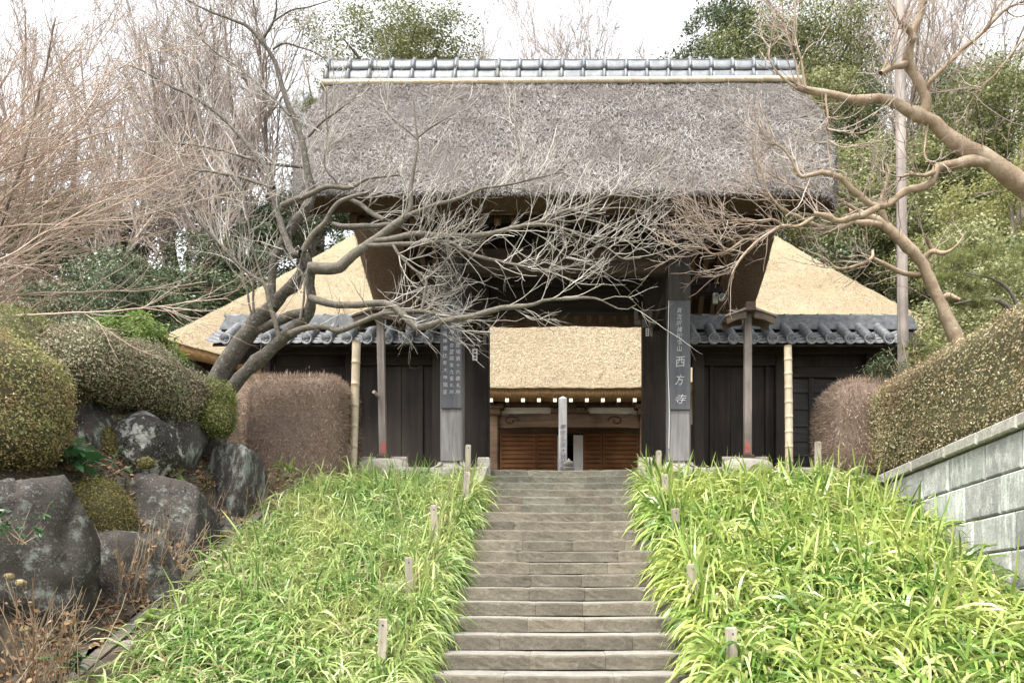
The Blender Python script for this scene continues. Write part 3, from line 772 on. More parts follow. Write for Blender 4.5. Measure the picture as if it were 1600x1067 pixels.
# thin conduit beside the right pillar
mbc = MB().tube(spline([P(1045, 470, 14.96), P(1043.5, 560, 14.96), P(1046, 640, 14.97), P(1045, 700, 14.97)], 14), [.008] * 14, 6)
tag(mbc.build('cable', M['metal']), 'thin pale cable running down the left edge of the right pillar', 'cable')

# ------------------------------------------------------------------ flanking walls with tiled roofs
EY, EZ, TY, TZ = 16.25, 2.86, 17.05, 3.38
def pan_column(wd):
    """five overlapping rows of hollow pan tiles as seen from below"""
    V, Fc = [], []; rows_ = 5; cols = 5
    for r in range(rows_):
        t0, t1 = r / rows_, (r + 1.25) / rows_
        for (t, lift) in ((t0, .05), (t1, .0)):
            for th in (0, -.035):
                for j in range(cols):
                    s = j / (cols - 1) - .5
                    V.append((s * wd, (TY - EY) * t, (TZ - EZ) * t + lift + th - .055 * math.cos(math.pi * s)))
        b = r * 4 * cols
        for j in range(cols - 1):
            Fc += [[b + j, b + j + 1, b + 2 * cols + j + 1, b + 2 * cols + j], [b + cols + j, b + cols + j + 1, b + j + 1, b + j]]
            Fc += [[b + 3 * cols + j, b + 3 * cols + j + 1, b + cols + j + 1, b + cols + j]]
    return mesh_from('pan_tiles', V, Fc, M['tile_disc'])
def round_tile():
    V, Fc = [], []; n = 10; r0 = .100
    ss = np.linspace(0, 1, 7)
    dirv = np.array([0, TY - EY, TZ - EZ]); up = norm(np.array([0, -(TZ - EZ), TY - EY]))
    st = [(0, 1.0), (.02, 1.0), (.33, .96), (.335, 1.02), (.66, .97), (.665, 1.03), (1, .98)]
    for t, k in st:
        for j in range(n):
            a = 2 * math.pi * j / n
            q = dirv * t + np.array([math.cos(a) * r0 * k, 0, 0]) + up * (math.sin(a) * r0 * k + .05)
            V.append(tuple(q))
    for i in range(len(st) - 1):
        for j in range(n):
            Fc.append([i * n + j, i * n + (j + 1) % n, (i + 1) * n + (j + 1) % n, (i + 1) * n + j])
    Fc.append(list(range(n))[::-1])
    return mesh_from('round_tile', V, Fc, M['tile'], True)
def end_disc():
    mb = MB(); n = 18
    def ring(r, y): return [(r * math.cos(2 * math.pi * i / n), y, r * math.sin(2 * math.pi * i / n) + .05) for i in range(n)]
    prof = [(.118, .03), (.118, -.02), (.110, -.034), (.090, -.030), (.082, -.006), (.0, -.006)]
    V = []
    for r, y in prof[:-1]: V += ring(r, y)
    Fc = [[i * n + j, i * n + (j + 1) % n, (i + 1) * n + (j + 1) % n, (i + 1) * n + j] for i in range(len(prof) - 2) for j in range(n)]
    Fc.append([(len(prof) - 2) * n + j for j in range(n)][::-1]); Fc.append([j for j in range(n)])
    mb.add(V, Fc)
    for k in range(3):                                    # three comma-shaped bosses
        a = 2 * math.pi * k / 3 + .5; pts = [(math.cos(a + s) * (.042 + .006 * s), -.012, .05 + math.sin(a + s) * (.042 + .006 * s)) for s in (0, .45, .9, 1.3)]
        mb.tube(pts, [.026, .019, .012, .004], 6)
    return mesh_from('end_disc', mb.v, mb.f, M['tile_disc'], False)
cap_mb = MB()
capV = [];
def cap_tile(L_):
    V, Fc = [], []; n = 9
    for x, k in ((0, 1.06), (.05, 1.06), (.055, .97), (L_, .95)):
        for j in range(n):
            a = math.pi * j / (n - 1); V.append((x, .11 * k * math.cos(a), .075 * k * math.sin(a)))
    for i in range(3):
        for j in range(n - 1): Fc.append([i * n + j, i * n + j + 1, (i + 1) * n + j + 1, (i + 1) * n + j])
    Fc.append(list(range(n))); Fc.append([3 * n + j for j in range(n)][::-1])
    return mesh_from('cap_tile', V, Fc, M['tile'], True)
PAN = {}
M['tile_disc'] = mat_noise('tile_disc', [(.25, (.10, .106, .113)), (.5, (.19, .197, .205)), (.75, (.29, .297, .303))], 12, rough=.6, bd=.006, bscale=25, spec=.4)
ROUND, DISC, CAP = round_tile(), end_disc(), cap_tile(.36)

def wall_roof(wall, xa, xb, first, step, count, inner):
    """tiled saddle roof from xa to xb; round tiles at first + i*step"""
    r = bpy.data.objects.new('tiled_roof', None); place(r, wall); r.location = tuple(np.array([(xa + xb) / 2, 17.1, 2.8]) - wloc(wall))
    pan = pan_column(step)
    xs_ = [first + i * step for i in range(count)]
    for x in xs_:
        inst('round_tile', ROUND, (x, EY, EZ), r); inst('end_disc', DISC, (x, EY - .012, EZ), r)
    mids = [x + step / 2 for x in xs_[:-1]] + [xs_[0] - step / 2, xs_[-1] + step / 2]
    for x in mids: inst('pan_tiles', pan, (x, EY, EZ), r)
    MB().prism([(EY + .06, EZ - .09), (TY, TZ - .05), (17.15, TZ - .05), (17.95, EZ - .09), (17.95, EZ + .02), (17.15, TZ + .06), (TY, TZ + .02), (EY + .06, EZ - .05)], 'x', xa + .06, xb - .06).build('roof_deck', M['dark_wood_x'], r)
    rz = 3.27
    for k in range(6):
        MB().box(xa + .012 * k, xb - .012 * k, 16.80 + .03 * k, 17.40 - .03 * k, rz + .056 * k + .006, rz + .056 * (k + 1)).build('ridge_course', M['tile'], r)
    x = xa
    while x < xb - .3:
        inst('cap_tile', CAP, (x, 17.1, rz + .335), r); x += .35
    return r

def board_wall(name, label, xa, xb, spec):
    t = thing(name, ((xa + xb) / 2, 17.1, .03), label, 'wall', 'walls flanking the gate')
    for nm, x0, x1, y0, y1, z0, z1, mt in spec:
        MB().box(x0, x1, y0, y1, z0, z1, .012).build(nm, M[mt], t)
    return t
def X17(px, d=17.0): return (px - CX) / F * d
def Z17(py, d=17.0): return EYE - (py - CY) / F * d
B = .035
spec = [('post', X17(410), X17(424), 16.92, 17.2, B, 2.95, 'dark_wood'), ('post', X17(541), X17(557), 16.92, 17.2, B, 2.95, 'dark_wood'), ('post', X17(676), X17(694), 16.92, 17.2, B, 2.95, 'dark_wood'),
        ('wall_beam', X17(406), -2.12, 16.9, 17.22, 2.80, 2.96, 'dark_wood_x'),
        ('rail', X17(424), X17(541), 16.98, 17.14, Z17(604), Z17(597), 'dark_wood_x'), ('rail', X17(424), X17(541), 16.96, 17.16, B, .24, 'dark_wood_x'),
        ('upper_panel', X17(424), X17(541), 17.04, 17.09, Z17(597), 2.56, 'dark_wood_x'),
        ('door_head', X17(557), X17(676), 16.95, 17.18, Z17(571), Z17(552), 'dark_wood_x'), ('sill', X17(557), X17(676), 16.93, 17.2, B, .14, 'dark_wood_x'),
        ('door_stile', X17(590), X17(600), 16.99, 17.13, .14, Z17(571), 'dark_wood'), ('door_stile', X17(653), X17(661), 16.99, 17.13, .14, Z17(571), 'dark_wood')]
n = 4
for i in range(n):
    x0 = X17(424) + (X17(541) - X17(424)) * i / n; x1 = X17(424) + (X17(541) - X17(424)) * (i + 1) / n
    spec.append(('board', x0 + .001, x1 - .001, 17.05 + .006 * (i % 2), 17.09, .24, Z17(604), 'dark_wood'))
for (pa, pb, m_) in ((557, 590, 1), (600, 653, 2), (661, 676, 1)):
    for i in range(m_):
        x0 = X17(pa) + (X17(pb) - X17(pa)) * i / m_; x1 = X17(pa) + (X17(pb) - X17(pa)) * (i + 1) / m_
        spec.append(('board', x0 + .001, x1 - .001, 17.05 + .006 * (i % 2), 17.09, .14, Z17(571), 'dark_wood'))
spec.append(('added_backing', X17(426), X17(674), 17.10, 17.13, .1, 2.8, 'dark_wood'))  # panel added behind the boards to stop light leaking through the gaps
wl = board_wall('side_wall', 'low dark board wall with a tiled roof on the left of the gate, behind the leaning tree', X17(410), -2.1, spec)
wall_roof(wl, -7.18, -2.16, -6.83, .4095, 11, True)
MB().box(-7.02, X17(406), 16.98, 17.14, 2.62, 2.79, .02).build('beam_end', M['dark_wood_x'], wl)
spec = [('post', X17(1084), X17(1100), 16.92, 17.2, B, 2.95, 'dark_wood'), ('post', X17(1211), X17(1228), 16.92, 17.2, B, 2.95, 'dark_wood'), ('post', X17(1352), X17(1368), 16.92, 17.2, B, 2.95, 'dark_wood'),
        ('wall_beam', 2.23, X17(1374), 16.9, 17.22, 2.80, 2.96, 'dark_wood_x'),
        ('door_head', X17(1100), X17(1211), 16.95, 17.18, Z17(572), Z17(553), 'dark_wood_x'), ('sill', X17(1100), X17(1211), 16.93, 17.2, B, .14, 'dark_wood_x'),
        ('door_stile', X17(1109), X17(1115), 16.99, 17.13, .14, Z17(572), 'dark_wood'), ('door_stile', X17(1196), X17(1203), 16.99, 17.13, .14, Z17(572), 'dark_wood'),
        ('rail', X17(1228), X17(1352), 16.97, 17.15, Z17(590), Z17(583), 'dark_wood_x'), ('upper_panel', X17(1228), X17(1352), 17.05, 17.1, Z17(583), 2.56, 'dark_wood_x'),
        ('batten', X17(1264), X17(1272), 16.995, 17.045, .1, Z17(590), 'dark_wood'), ('batten', X17(1306), X17(1313), 16.995, 17.045, .1, Z17(590), 'dark_wood')]
for (pa, pb, m_) in ((1100, 1109, 1), (1115, 1196, 3), (1203, 1211, 1)):
    for i in range(m_):
        x0 = X17(pa) + (X17(pb) - X17(pa)) * i / m_; x1 = X17(pa) + (X17(pb) - X17(pa)) * (i + 1) / m_
        spec.append(('board', x0 + .001, x1 - .001, 17.05 + .006 * (i % 2), 17.09, .14, Z17(572), 'dark_wood'))
spec.append(('added_backing', X17(1102), X17(1350), 17.10, 17.13, .1, 2.8, 'dark_wood'))  # added here too, to block light between the boards
wr = board_wall('side_wall', 'low dark board wall with a tiled roof on the right of the gate, behind the utility pole', 2.2, X17(1370), spec)
M['lap_board'] = mat_wood('lap_board', (.018, .017, .017), (.05, .047, .046), (.07, 1, 1), scale=10)
zz = [.05, .34, .66, .98, 1.3, 1.66, 2.02, Z17(590)]
zz = [z for z in zz if z < Z17(590) - .1] + [Z17(590)]
for i in range(len(zz) - 1):
    MB().prism([(17.03, zz[i] - .015), (17.075, zz[i] - .015), (17.085, zz[i + 1]), (17.065, zz[i + 1])], 'x', X17(1228) + .002, X17(1352) - .002).build('lap_board', M['lap_board'], wr)
wall_roof(wr, 2.24, 7.42, 2.655, .394, 11, True)
MB().box(X17(1374), 7.25, 16.98, 17.14, 2.58, 2.75, .02).build('beam_end', M['dark_wood_x'], wr)

# ------------------------------------------------------------------ main hall behind
hall = thing('main_hall', (0, 30, 0), 'wide temple hall with a new golden thatched roof, seen through and beside the gate', 'hall')
HX, HY0, HY1 = 13.3, 26.2, 40.0
def h_eave(x):
    """front eave line of the hall: swept up at the corners, pulled down and forward over the porch"""
    a = np.abs(x); c = np.clip((a - 6.5) / 6.35, 0, 1)
    por = 1 / (1 + np.exp((a - 4.6) * 1.9))
    return HY0 + .35 - .35 * c ** 2 - 1.55 * por, 4.95 + .85 * c ** 2.2 - .98 * por
def hall_pt(v, s):
    """v -1..1 along the front, s 0 eave .. 1 ridge"""
    x0 = v * HX; ye, ze = h_eave(x0); xr, yr, zr = v * 8.3, 33.2, 12.45
    x = x0 + (xr - x0) * s; y = ye + (yr - ye) * s; z = ze + (zr - ze) * s - .12 * np.sin(np.pi * s)
    return np.stack([x, y, z], -1)
ss, vv2 = np.meshgrid(np.linspace(0, 1, 70), np.linspace(-1, 1, 200), indexing='ij')
front = hall_pt(vv2, ss); nz = fbm(front, 3.0, 3) * .03 + fbm(front, 12, 2) * .018; front[..., 2] += nz
RV, RF, RM = [front.reshape(-1, 3)], [], []; nu, nv = ss.shape; idx = np.arange(nu * nv).reshape(nu, nv)
RF.append(gridq(idx.T)); RM.append(np.zeros((nu - 1) * (nv - 1))); base = nu * nv
for sd in (-1, 1):                                         # hipped ends
    t2, s2 = np.meshgrid(np.linspace(0, 1, 12), np.linspace(0, 1, 12), indexing='ij')
    ed = hall_pt(np.full_like(s2, sd), s2); bk = ed.copy(); bk[..., 1] = 66.4 - bk[..., 1]
    g = ed * (1 - t2[..., None]) + bk * t2[..., None]
    ix = base + np.arange(144).reshape(12, 12); RV.append(g.reshape(-1, 3)); RF.append(gridq(ix if sd < 0 else ix.T)); RM.append(np.zeros(121)); base += 144
bk = hall_pt(np.linspace(-1, 1, 40)[None].repeat(8, 0), np.linspace(0, 1, 8)[:, None].repeat(40, 1)); bk[..., 1] = 66.4 - bk[..., 1]
RV.append(bk.reshape(-1, 3)); RF.append(gridq(base + np.arange(320).reshape(8, 40))); RM.append(np.zeros(7 * 39)); base += 320
e0 = front[0]; th = .38
rws = [idx[0]]
for k, (dy, dz) in enumerate(((.02, -.14), (.10, -.27), (.30, -.36), (1.1, -.20), (2.4, .35))):
    q = e0.copy(); q[:, 1] += dy; q[:, 2] += dz + fbm(q, 5, 2) * .015; RV.append(q); rws.append(base + np.arange(nv)); base += nv
for k in range(5):
    A_, B_ = rws[k], rws[k + 1]; RF.append(np.stack([A_[:-1], A_[1:], B_[1:], B_[:-1]], -1)); RM.append(np.ones(nv - 1))
for sd, col in ((-1, 0), (1, -1)):                         # thickness of the thatch along the hipped ends
    for off0, off1 in ((0, .3),):
        c = e0[col]; pts = [c, c + [0, 14 - (0), 0], c + [-sd * .5, 14, -.3], c + [-sd * .5, .2, -.3]]
        RV.append(np.array(pts)); RF.append(np.array([[base, base + 1, base + 2, base + 3]])); RM.append(np.ones(1)); base += 4
obj('thatch_roof', np.vstack(RV), np.vstack(RF), None, hall, True, [M['thatch_new'], M['thatch_edge']], np.concatenate(RM))
# cut straw ends roughen the roof surface
n = 60000; v_ = rt.uniform(-1, 1, n); v_ = np.where(rt.rand(n) < .5, rt.uniform(-.25, .25, n), v_); s_ = rt.uniform(0, .75, n)
p = hall_pt(v_, s_); nn = norm(np.stack([0 * v_, -np.ones(n) * .75, np.ones(n) * .66], -1) + rt.normal(0, .3, (n, 3)))
dd = norm(np.stack([rt.normal(0, .5, n), -.6 + rt.normal(0, .3, n), -.8 + rt.normal(0, .3, n)], -1))
bbx = norm(np.cross(dd, nn)); L = rt.uniform(.012, .04, n)[:, None]; W = rt.uniform(.004, .008, n)[:, None]; p = p + nn * rt.uniform(.005, .04, n)[:, None]
SV = np.stack([p - dd * L - bbx * W, p - dd * L + bbx * W, p + dd * L + bbx * W + nn * .02, p + dd * L - bbx * W + nn * .02], 1).reshape(-1, 3)
M['straw_gold'] = mat_leaf('golden_straw', [(.20, .158, .10), (.32, .262, .175), (.41, .35, .25), (.50, .44, .34)], 0, .9, .15)
tag(obj('straw', SV, np.arange(4 * n).reshape(-1, 4), M['straw_gold'], hall), kind='stuff')
# porch: posts, rainbow beam, frog-leg strut, rafter ends
def hx(px, d): return (px - CX) / F * d
def hz(py, d): return EYE - (py - CY) / F * d
D = 25.6
for px0, px1 in ((763, 779), (1000, 1016)):
    MB().box(hx(px0, D), hx(px1, D), D - .15, D + .2, -.02, hz(645, D), .04).build('porch_post', M['hall_wood'], hall)
    MB().box(hx(px0 - 4, D), hx(px1 + 4, D), D - .2, D + .25, hz(650, D), hz(640, D), .03).box(hx(px0 - 9, D), hx(px1 + 9, D), D - .2, D + .25, hz(640, D), hz(632, D), .03).build('bracket', M['hall_wood'], hall)
beam = [(hx(779, D), hz(669, D)), (hx(820, D), hz(667, D)), (hx(960, D), hz(667, D)), (hx(1000, D), hz(669, D)), (hx(1000, D), hz(649, D)), (hx(960, D), hz(646, D)), (hx(820, D), hz(646, D)), (hx(779, D), hz(649, D))]
bm = MB().prism(beam, 'y', D, D + .24).build('rainbow_beam', M['hall_wood'], hall)
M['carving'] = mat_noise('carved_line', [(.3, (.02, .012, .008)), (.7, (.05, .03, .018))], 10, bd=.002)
for sx in (-1, 1):
    pts = [np.array([sx * (hx(962, D) - .25 * math.cos(a) * (1 - a / 9)) , D - .012, hz(657, D) + .16 * math.sin(a) * (1 - a / 9)]) for a in np.linspace(0, 7, 22)]
    MB().tube(pts, [.02] * 22, 5).build('carved_scroll', M['carving'], bm)
fl = [(hx(860, D), hz(645.5, D)), (hx(921, D), hz(645.5, D)), (hx(917, D), hz(640, D)), (hx(908, D), hz(638, D)), (hx(903, D), hz(642, D)), (hx(900, D), hz(633, D)), (hx(893, D), hz(629.5, D)), (hx(888, D), hz(629.5, D)), (hx(881, D), hz(633, D)), (hx(878, D), hz(642, D)), (hx(873, D), hz(638, D)), (hx(864, D), hz(640, D))]
MB().prism(fl, 'y', D - .05, D + .1).build('frog_leg_strut', M['hall_wood'], hall)
for pa, pb in ((783, 860), (921, 998)):
    MB().box(hx(pa, D), hx(pb, D), D + .14, D + .2, hz(645, D), hz(635, D)).build('plaster_panel', M['plaster'], hall)
MB().box(hx(765, D), hx(1014, D), D - .02, D + .3, hz(634, D), hz(626, D)).build('porch_purlin', M['hall_wood'], hall)
for i in range(11):
    x = hx(767.5 + 24.9 * i - 0, 25.0)
    MB().box(x - .055, x + .055, 24.95, 28, hz(628.5, 25.0), hz(623.2, 25.0)).build('rafter', M['hall_wood'], hall)
    MB().box(x - .056, x + .056, 24.935, 24.948, hz(628.6, 25.0), hz(623, 25.0)).build('rafter_end', M['plaster'], hall)
for pa, pb in ((800, 868), (905, 983)):
    MB().box(hx(pa, 25.9), hx(pb, 25.9), 25.9, 25.95, hz(626, 25.9), hz(622, 25.9)).build('plaster_panel', M['plaster'], hall)
# front wall with slatted shutters
D = 28.0
MB().box(-11.3, 11.3, D + .05, D + .3, 3.35, 5.2).build('upper_wall', M['plaster'], hall)
MB().box(-11.5, 11.5, D - .06, D + .2, hz(678, D), hz(664, D)).build('head_beam', M['hall_wood'], hall)
MB().box(-11.4, hx(778, D), D, D + .2, 0, hz(678, D)).build('wall_board', M['hall_wood'], hall); MB().box(hx(1004, D), 11.4, D, D + .2, 0, hz(678, D)).build('wall_board', M['hall_wood'], hall)
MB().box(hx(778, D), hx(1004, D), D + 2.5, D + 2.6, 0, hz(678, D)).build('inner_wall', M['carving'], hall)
MB().box(-11.6, 11.6, D - 1.6, D + 2.4, -.02, .55).build('veranda', M['hall_wood'], hall)
def shutter(pa, pb, d):
    x0, x1, z0, z1 = hx(pa, d), hx(pb, d), .56, hz(677, d)
    s = MB().box(x0, x1, d + .07, d + .11, z0, z1).build('shutter', M['shutter'], hall)
    MB().box(x0, x0 + .07, d - .01, d + .069, z0, z1).box(x1 - .07, x1, d - .01, d + .069, z0, z1).box(x0 + .07, x1 - .07, d - .008, d + .038, z1 - .09, z1).build('frame', M['shutter'], s)
    k = 0; z = z0 + .1
    while z < z1 - .16:
        MB().box(x0 + .071, x1 - .071, d + .005, d + .06, z, z + .115).build('slat', M['shutter'], s); z += .155
for pa, pb in ((781, 837), (838, 870), (912, 941), (942, 998)): shutter(pa, pb, D - .02)
MB().box(hx(896, D), hx(911, D), D - .03, D + .06, .56, hz(680, D)).build('white_door', M['white'], hall)
MB().box(hx(871, D), hx(874, D), D - .03, D + .06, .56, hz(680, D)).build('white_jamb', M['white'], hall)

# memorial post and little stone stupa in the courtyard
mp = thing('memorial_post', (hx(879.5, 22.3), 22.3, -.02), 'tall square weathered wooden post with inked characters standing before the hall', 'post')
x0, x1 = hx(873, 22.3), hx(886, 22.3); zt = hz(620, 22.3)
MB().box(x0, x1, 22.19, 22.42, -.02, zt - .05, .015).add([(x0 + .01, 22.2, zt - .05), (x1 - .01, 22.2, zt - .05), (x1 - .01, 22.41, zt - .05), (x0 + .01, 22.41, zt - .05), ((x0 + x1) / 2, 22.3, zt + .02)], [(0, 1, 4), (1, 2, 4), (2, 3, 4), (3, 0, 4)]).build('post_body', M['memorial'], mp)
lettering('奉修弘法大師供養塔', (x0 + x1) / 2, 22.186, hz(668, 22.3), .165, .17, M['ink'], mp, rl)
sp = hx(888.5, 22.0)
stu = thing('stone_stupa', (sp, 21.9, -.02), 'small pale stone stupa at the foot of the memorial post', 'stupa')
def lathe(prof, c, n=14):
    V, Fc = [], []
    for r, z in prof:
        for j in range(n): V.append((c[0] + r * math.cos(2 * math.pi * j / n), c[1] + r * math.sin(2 * math.pi * j / n), c[2] + z))
    for i in range(len(prof) - 1):
        for j in range(n): Fc.append([i * n + j, i * n + (j + 1) % n, (i + 1) * n + (j + 1) % n, (i + 1) * n + j])
    Fc.append(list(range(n))[::-1]); Fc.append([(len(prof) - 1) * n + j for j in range(n)])
    return V, Fc
zb = hz(735, 21.9)
v, f = lathe([(.12, -zb - .02 + 0), (.12, 0), (.16, .02), (.17, .07), (.12, .1)], (sp, 21.9, zb)); obj('base', v, f, M['kerb'], stu, False)
v, f = lathe([(.10, .1), (.145, .14), (.15, .2), (.11, .245), (.05, .27), (.035, .3), (.01, .33)], (sp, 21.9, zb)); obj('finial', v, f, M['kerb'], stu, True)

# ------------------------------------------------------------------ roofed notice posts, bamboo poles, stakes
def roofed_post(pxc_top, pxc_bot, label, lean_peg):
    d = 14.48
    base = P(pxc_bot, 716, d)
    t = thing('roofed_post', (base[0], d, -.1), label, 'post', 'roofed wooden posts in front of the gate')
    xt, xb = P(pxc_top, 0, d)[0], base[0]
    z0, z1 = P(0, 714, d)[2], P(0, 477, d)[2]
    w = .062
    V = []
    for (x, z) in ((xb, z0), (xt, z1)):
        V += [(x - w, d - w, z), (x + w, d - w, z), (x + w, d + w, z), (x - w, d + w, z)]
    obj('shaft', V, [(0, 3, 2, 1), (4, 5, 6, 7), (0, 1, 5, 4), (1, 2, 6, 5), (2, 3, 7, 6), (3, 0, 4, 7)], M['post'], t)
    za = P(0, 487, d)[2]
    hw = .45
    for s in (-1, 1):
        pr = [(xt + s * .0, za + .03), (xt + s * hw, za - .13), (xt + s * (hw + .01), za - .165), (xt + s * .0, za - .005)]
        pl = MB().prism(pr if s > 0 else pr[::-1], 'y', d - .24, d + .24).build('cap_plank', M['post'], t)
        fb = [(xt + s * .07, za - .02), (xt + s * (hw - .02), za - .15), (xt + s * (hw - .03), za - .29), (xt + s * (hw * .55), za - .21), (xt + s * .07, za - .18)]
        MB().prism(fb if s > 0 else fb[::-1], 'y', d - .215, d - .18).build('gable_board', M['post_dark'], t)
        MB().prism(fb if s > 0 else fb[::-1], 'y', d + .17, d + .20).build('gable_board', M['post_dark'], t)
    MB().box(xt - .085, xt + .085, d - .26, d + .26, za - .06, za + .10, .01).build('ridge_block', M['post_dark'], t)
    p0, p1 = P(pxc_bot - 3.5, 708, d - w - .008), P(pxc_bot + 3.5, 690, d - w - .008)
    MB().box(p0[0] - .005, p1[0] + .005, d - w - .009, d - w - .001, p0[2], p1[2], .003).build('red_plate', M['red'], t)
    MB().box(xb - .11, xb + .11, d - .1, d + .1, P(0, 721, d)[2], P(0, 711, d)[2], .01).build('foot_block', M['post_dark'], t)
    for i in range(2):
        MB().box(xb - .43, xb + .40, d + .12 + .0 * i, d + .17, P(0, 722 - 5.5 * i, d)[2], P(0, 717 - 5.5 * i, d)[2], .008).build('backing_plank', M['pole'], t)
    V, Fc = lathe([(.30, -.30), (.42, -.18), (.47, -.05), (.45, .07), (.36, .13), (.15, .15)], (xb, d, P(0, 727, d)[2] - .03), 16)
    V = np.array(V); V[:, 1] = d + (V[:, 1] - d) * .5; V += (fbm(V, 5, 2) * .02)[:, None]
    obj('foot_stone', V, Fc, M['kerb'], t, True)
    if lean_peg:
        c = P(589, 617, d - .08)
        MB().tube([c + [.04, .1, -.03], c + [-.03, -.12, .03]], [.035, .032], 8).build('peg', M['pole'], t)
    return t
roofed_post(594, 599, 'grey wooden post with small gabled cap and red plate, left of the gate', True)
roofed_post(1168.5, 1168, 'brown wooden post with small gabled cap and red plate, right of the gate', False)
tag(bamboo_pole([P(551, 760, 14.25), P(554, 650, 14.25), P(557, 533, 14.25)], .068, 7, 'bamboo_pole', None, .076), 'upright cut bamboo pole beside the left clipped hedge', 'bamboo pole', 'upright bamboo poles')
tag(bamboo_pole([P(1233, 745, 14.25), P(1232.5, 640, 14.25), P(1231, 540, 14.25)], .072, 9, 'bamboo_pole', None, .068), 'upright cut bamboo pole at the right end of the gate wall, in the leaf bed', 'bamboo pole', 'upright bamboo poles')

def bed_d(py): return 3.904 / (SL - (900 - py) / F)
stakes = [(545, 694, 740, 7, 'thin grey stake at the corner of the left clipped hedge', 14.2), (730, 695, 742, 8, 'slim pale stake beside the left kerb post', None), (720.5, 737, 800, 9, 'leaning square stake in the left bed, second below the gate', None),
          (683, 789, 858, 10, 'square grey stake in the left bed, third below the gate', None), (641, 870, 945, 12, 'square grey stake midway down the left bed', None), (594, 966, 1052, 13.5, 'nearest square grey stake at the bottom of the left bed', None),
          (1029, 704, 735, 7, 'short stake among leaves beside the right kerb post', None), (1045, 741, 795, 8.5, 'square stake in the right bed just below the gate', None), (1062, 794, 850, 10, 'square stake in the right bed, third from the top', None),
          (1093, 880, 945, 11.5, 'leaning grey stake midway down the right bed', None), (1150, 979, 1062, 13.5, 'nearest square grey stake at the bottom of the right bed', None), (1278, 690, 738, 7.5, 'thin stake near the right bamboo pole', 14.2)]
leans = [0, -.02, -.09, .05, .02, -.03, 0, .07, .08, .12, .06, 0]
for (px, yt, yb, wpx, lab, dd), ln in zip(stakes, leans):
    d = dd or bed_d(yb); b0 = P(px, yb, d); t0 = P(px, yt, d); w = wpx * d / F / 2; h = t0[2] - b0[2] + .25
    V = []
    for z, k, ox in ((-.25, 1, 0), (h - .25 - .012, 1, 0), (h - .25, .75, 0)):
        V += [(-w * k, -w * k, z), (w * k, -w * k, z), (w * k, w * k, z), (-w * k, w * k, z)]
    Fc = [(0, 3, 2, 1), (8, 9, 10, 11)] + [(4 * l + j, 4 * l + (j + 1) % 4, 4 * l + 4 + (j + 1) % 4, 4 * l + 4 + j) for l in (0, 1) for j in range(4)]
    o = bpy.data.objects.new('garden_stake', mesh_from('garden_stake', V, Fc, M['stake'])); o.location = tuple(b0 - [ln * h * .5, 0, 0]); o.rotation_euler = (0, -ln, .3 * ln + .2); COL.objects.link(o)
    tag(o, lab, 'stake', 'wooden stakes along the leaf beds')
    for dz in (.03,):
        hole = MB().tube([(-.0, -w - .002, h - .25 - .06), (0, -w + .01, h - .25 - .06)], [.011, .011], 8)
        ho = bpy.data.objects.new('hole', mesh_from('hole', hole.v, hole.f, M['ink'])); place(ho, o)

# ------------------------------------------------------------------ kerbs, beds and retaining wall
for nm, xa, xb, up in (('kerb_left', -4.52, -4.38, .03), ('kerb_right', 5.02, 5.2, .02)):
    k_ = bpy.data.objects.new(nm, None); k_.location = (xa, 10, -2); COL.objects.link(k_); tag(k_, kind='structure')
    y = 5.8
    while y < 13.9:
        y1 = min(14.1, y + .9); z0, z1 = float(slope_z(y)) + up, float(slope_z(y1 - .01)) + up
        x_ = xa + rs.uniform(-.01, .01)
        v = [(x_, y, z0), (xb, y, z0), (xb, y1 - .01, z1), (x_, y1 - .01, z1)]; v = [(a, b, c - .45) for a, b, c in v] + v
        obj('kerb_stone', v, [(0, 3, 2, 1), (4, 5, 6, 7), (0, 1, 5, 4), (1, 2, 6, 5), (2, 3, 7, 6), (3, 0, 4, 7)], M['concrete'], k_); y = y1
def bed_z(x, y): return slope_z(y) + .02 - .17 * np.clip((y - 12.6) / 1.2, 0, 1) + .05 * fbm(np.stack([x, y, 0 * x], -1), 2.0, 2)
for nm, xa, xb in (('planting_bed_left', -4.36, -1.425), ('planting_bed_right', 1.425, 5.0)):
    gx, gy = np.meshgrid(np.linspace(xa, xb, 24), np.linspace(5.4, 14.25, 60), indexing='ij')
    ix = np.arange(24 * 60).reshape(24, 60)
    tag(obj(nm, np.stack([gx, gy, bed_z(gx, gy)], -1).reshape(-1, 3), gridq(ix), M['soil'], smooth=True), kind='structure')
def bank_z(x, y): return np.minimum(slope_z(y) + .02 + np.clip(-4.6 - x, 0, 9) * np.where(x < -5.0, 1.05, .35), -.12) + .07 * fbm(np.stack([x, y, 0 * x], -1), 3, 3)
gx, gy = np.meshgrid(np.linspace(-7.1, -4.56, 26), np.linspace(5.0, 14.4, 70), indexing='ij')
tag(obj('bank', np.stack([gx, gy, bank_z(gx, gy)], -1).reshape(-1, 3), gridq(np.arange(26 * 70).reshape(26, 70)), M['soil'], smooth=True), kind='structure')

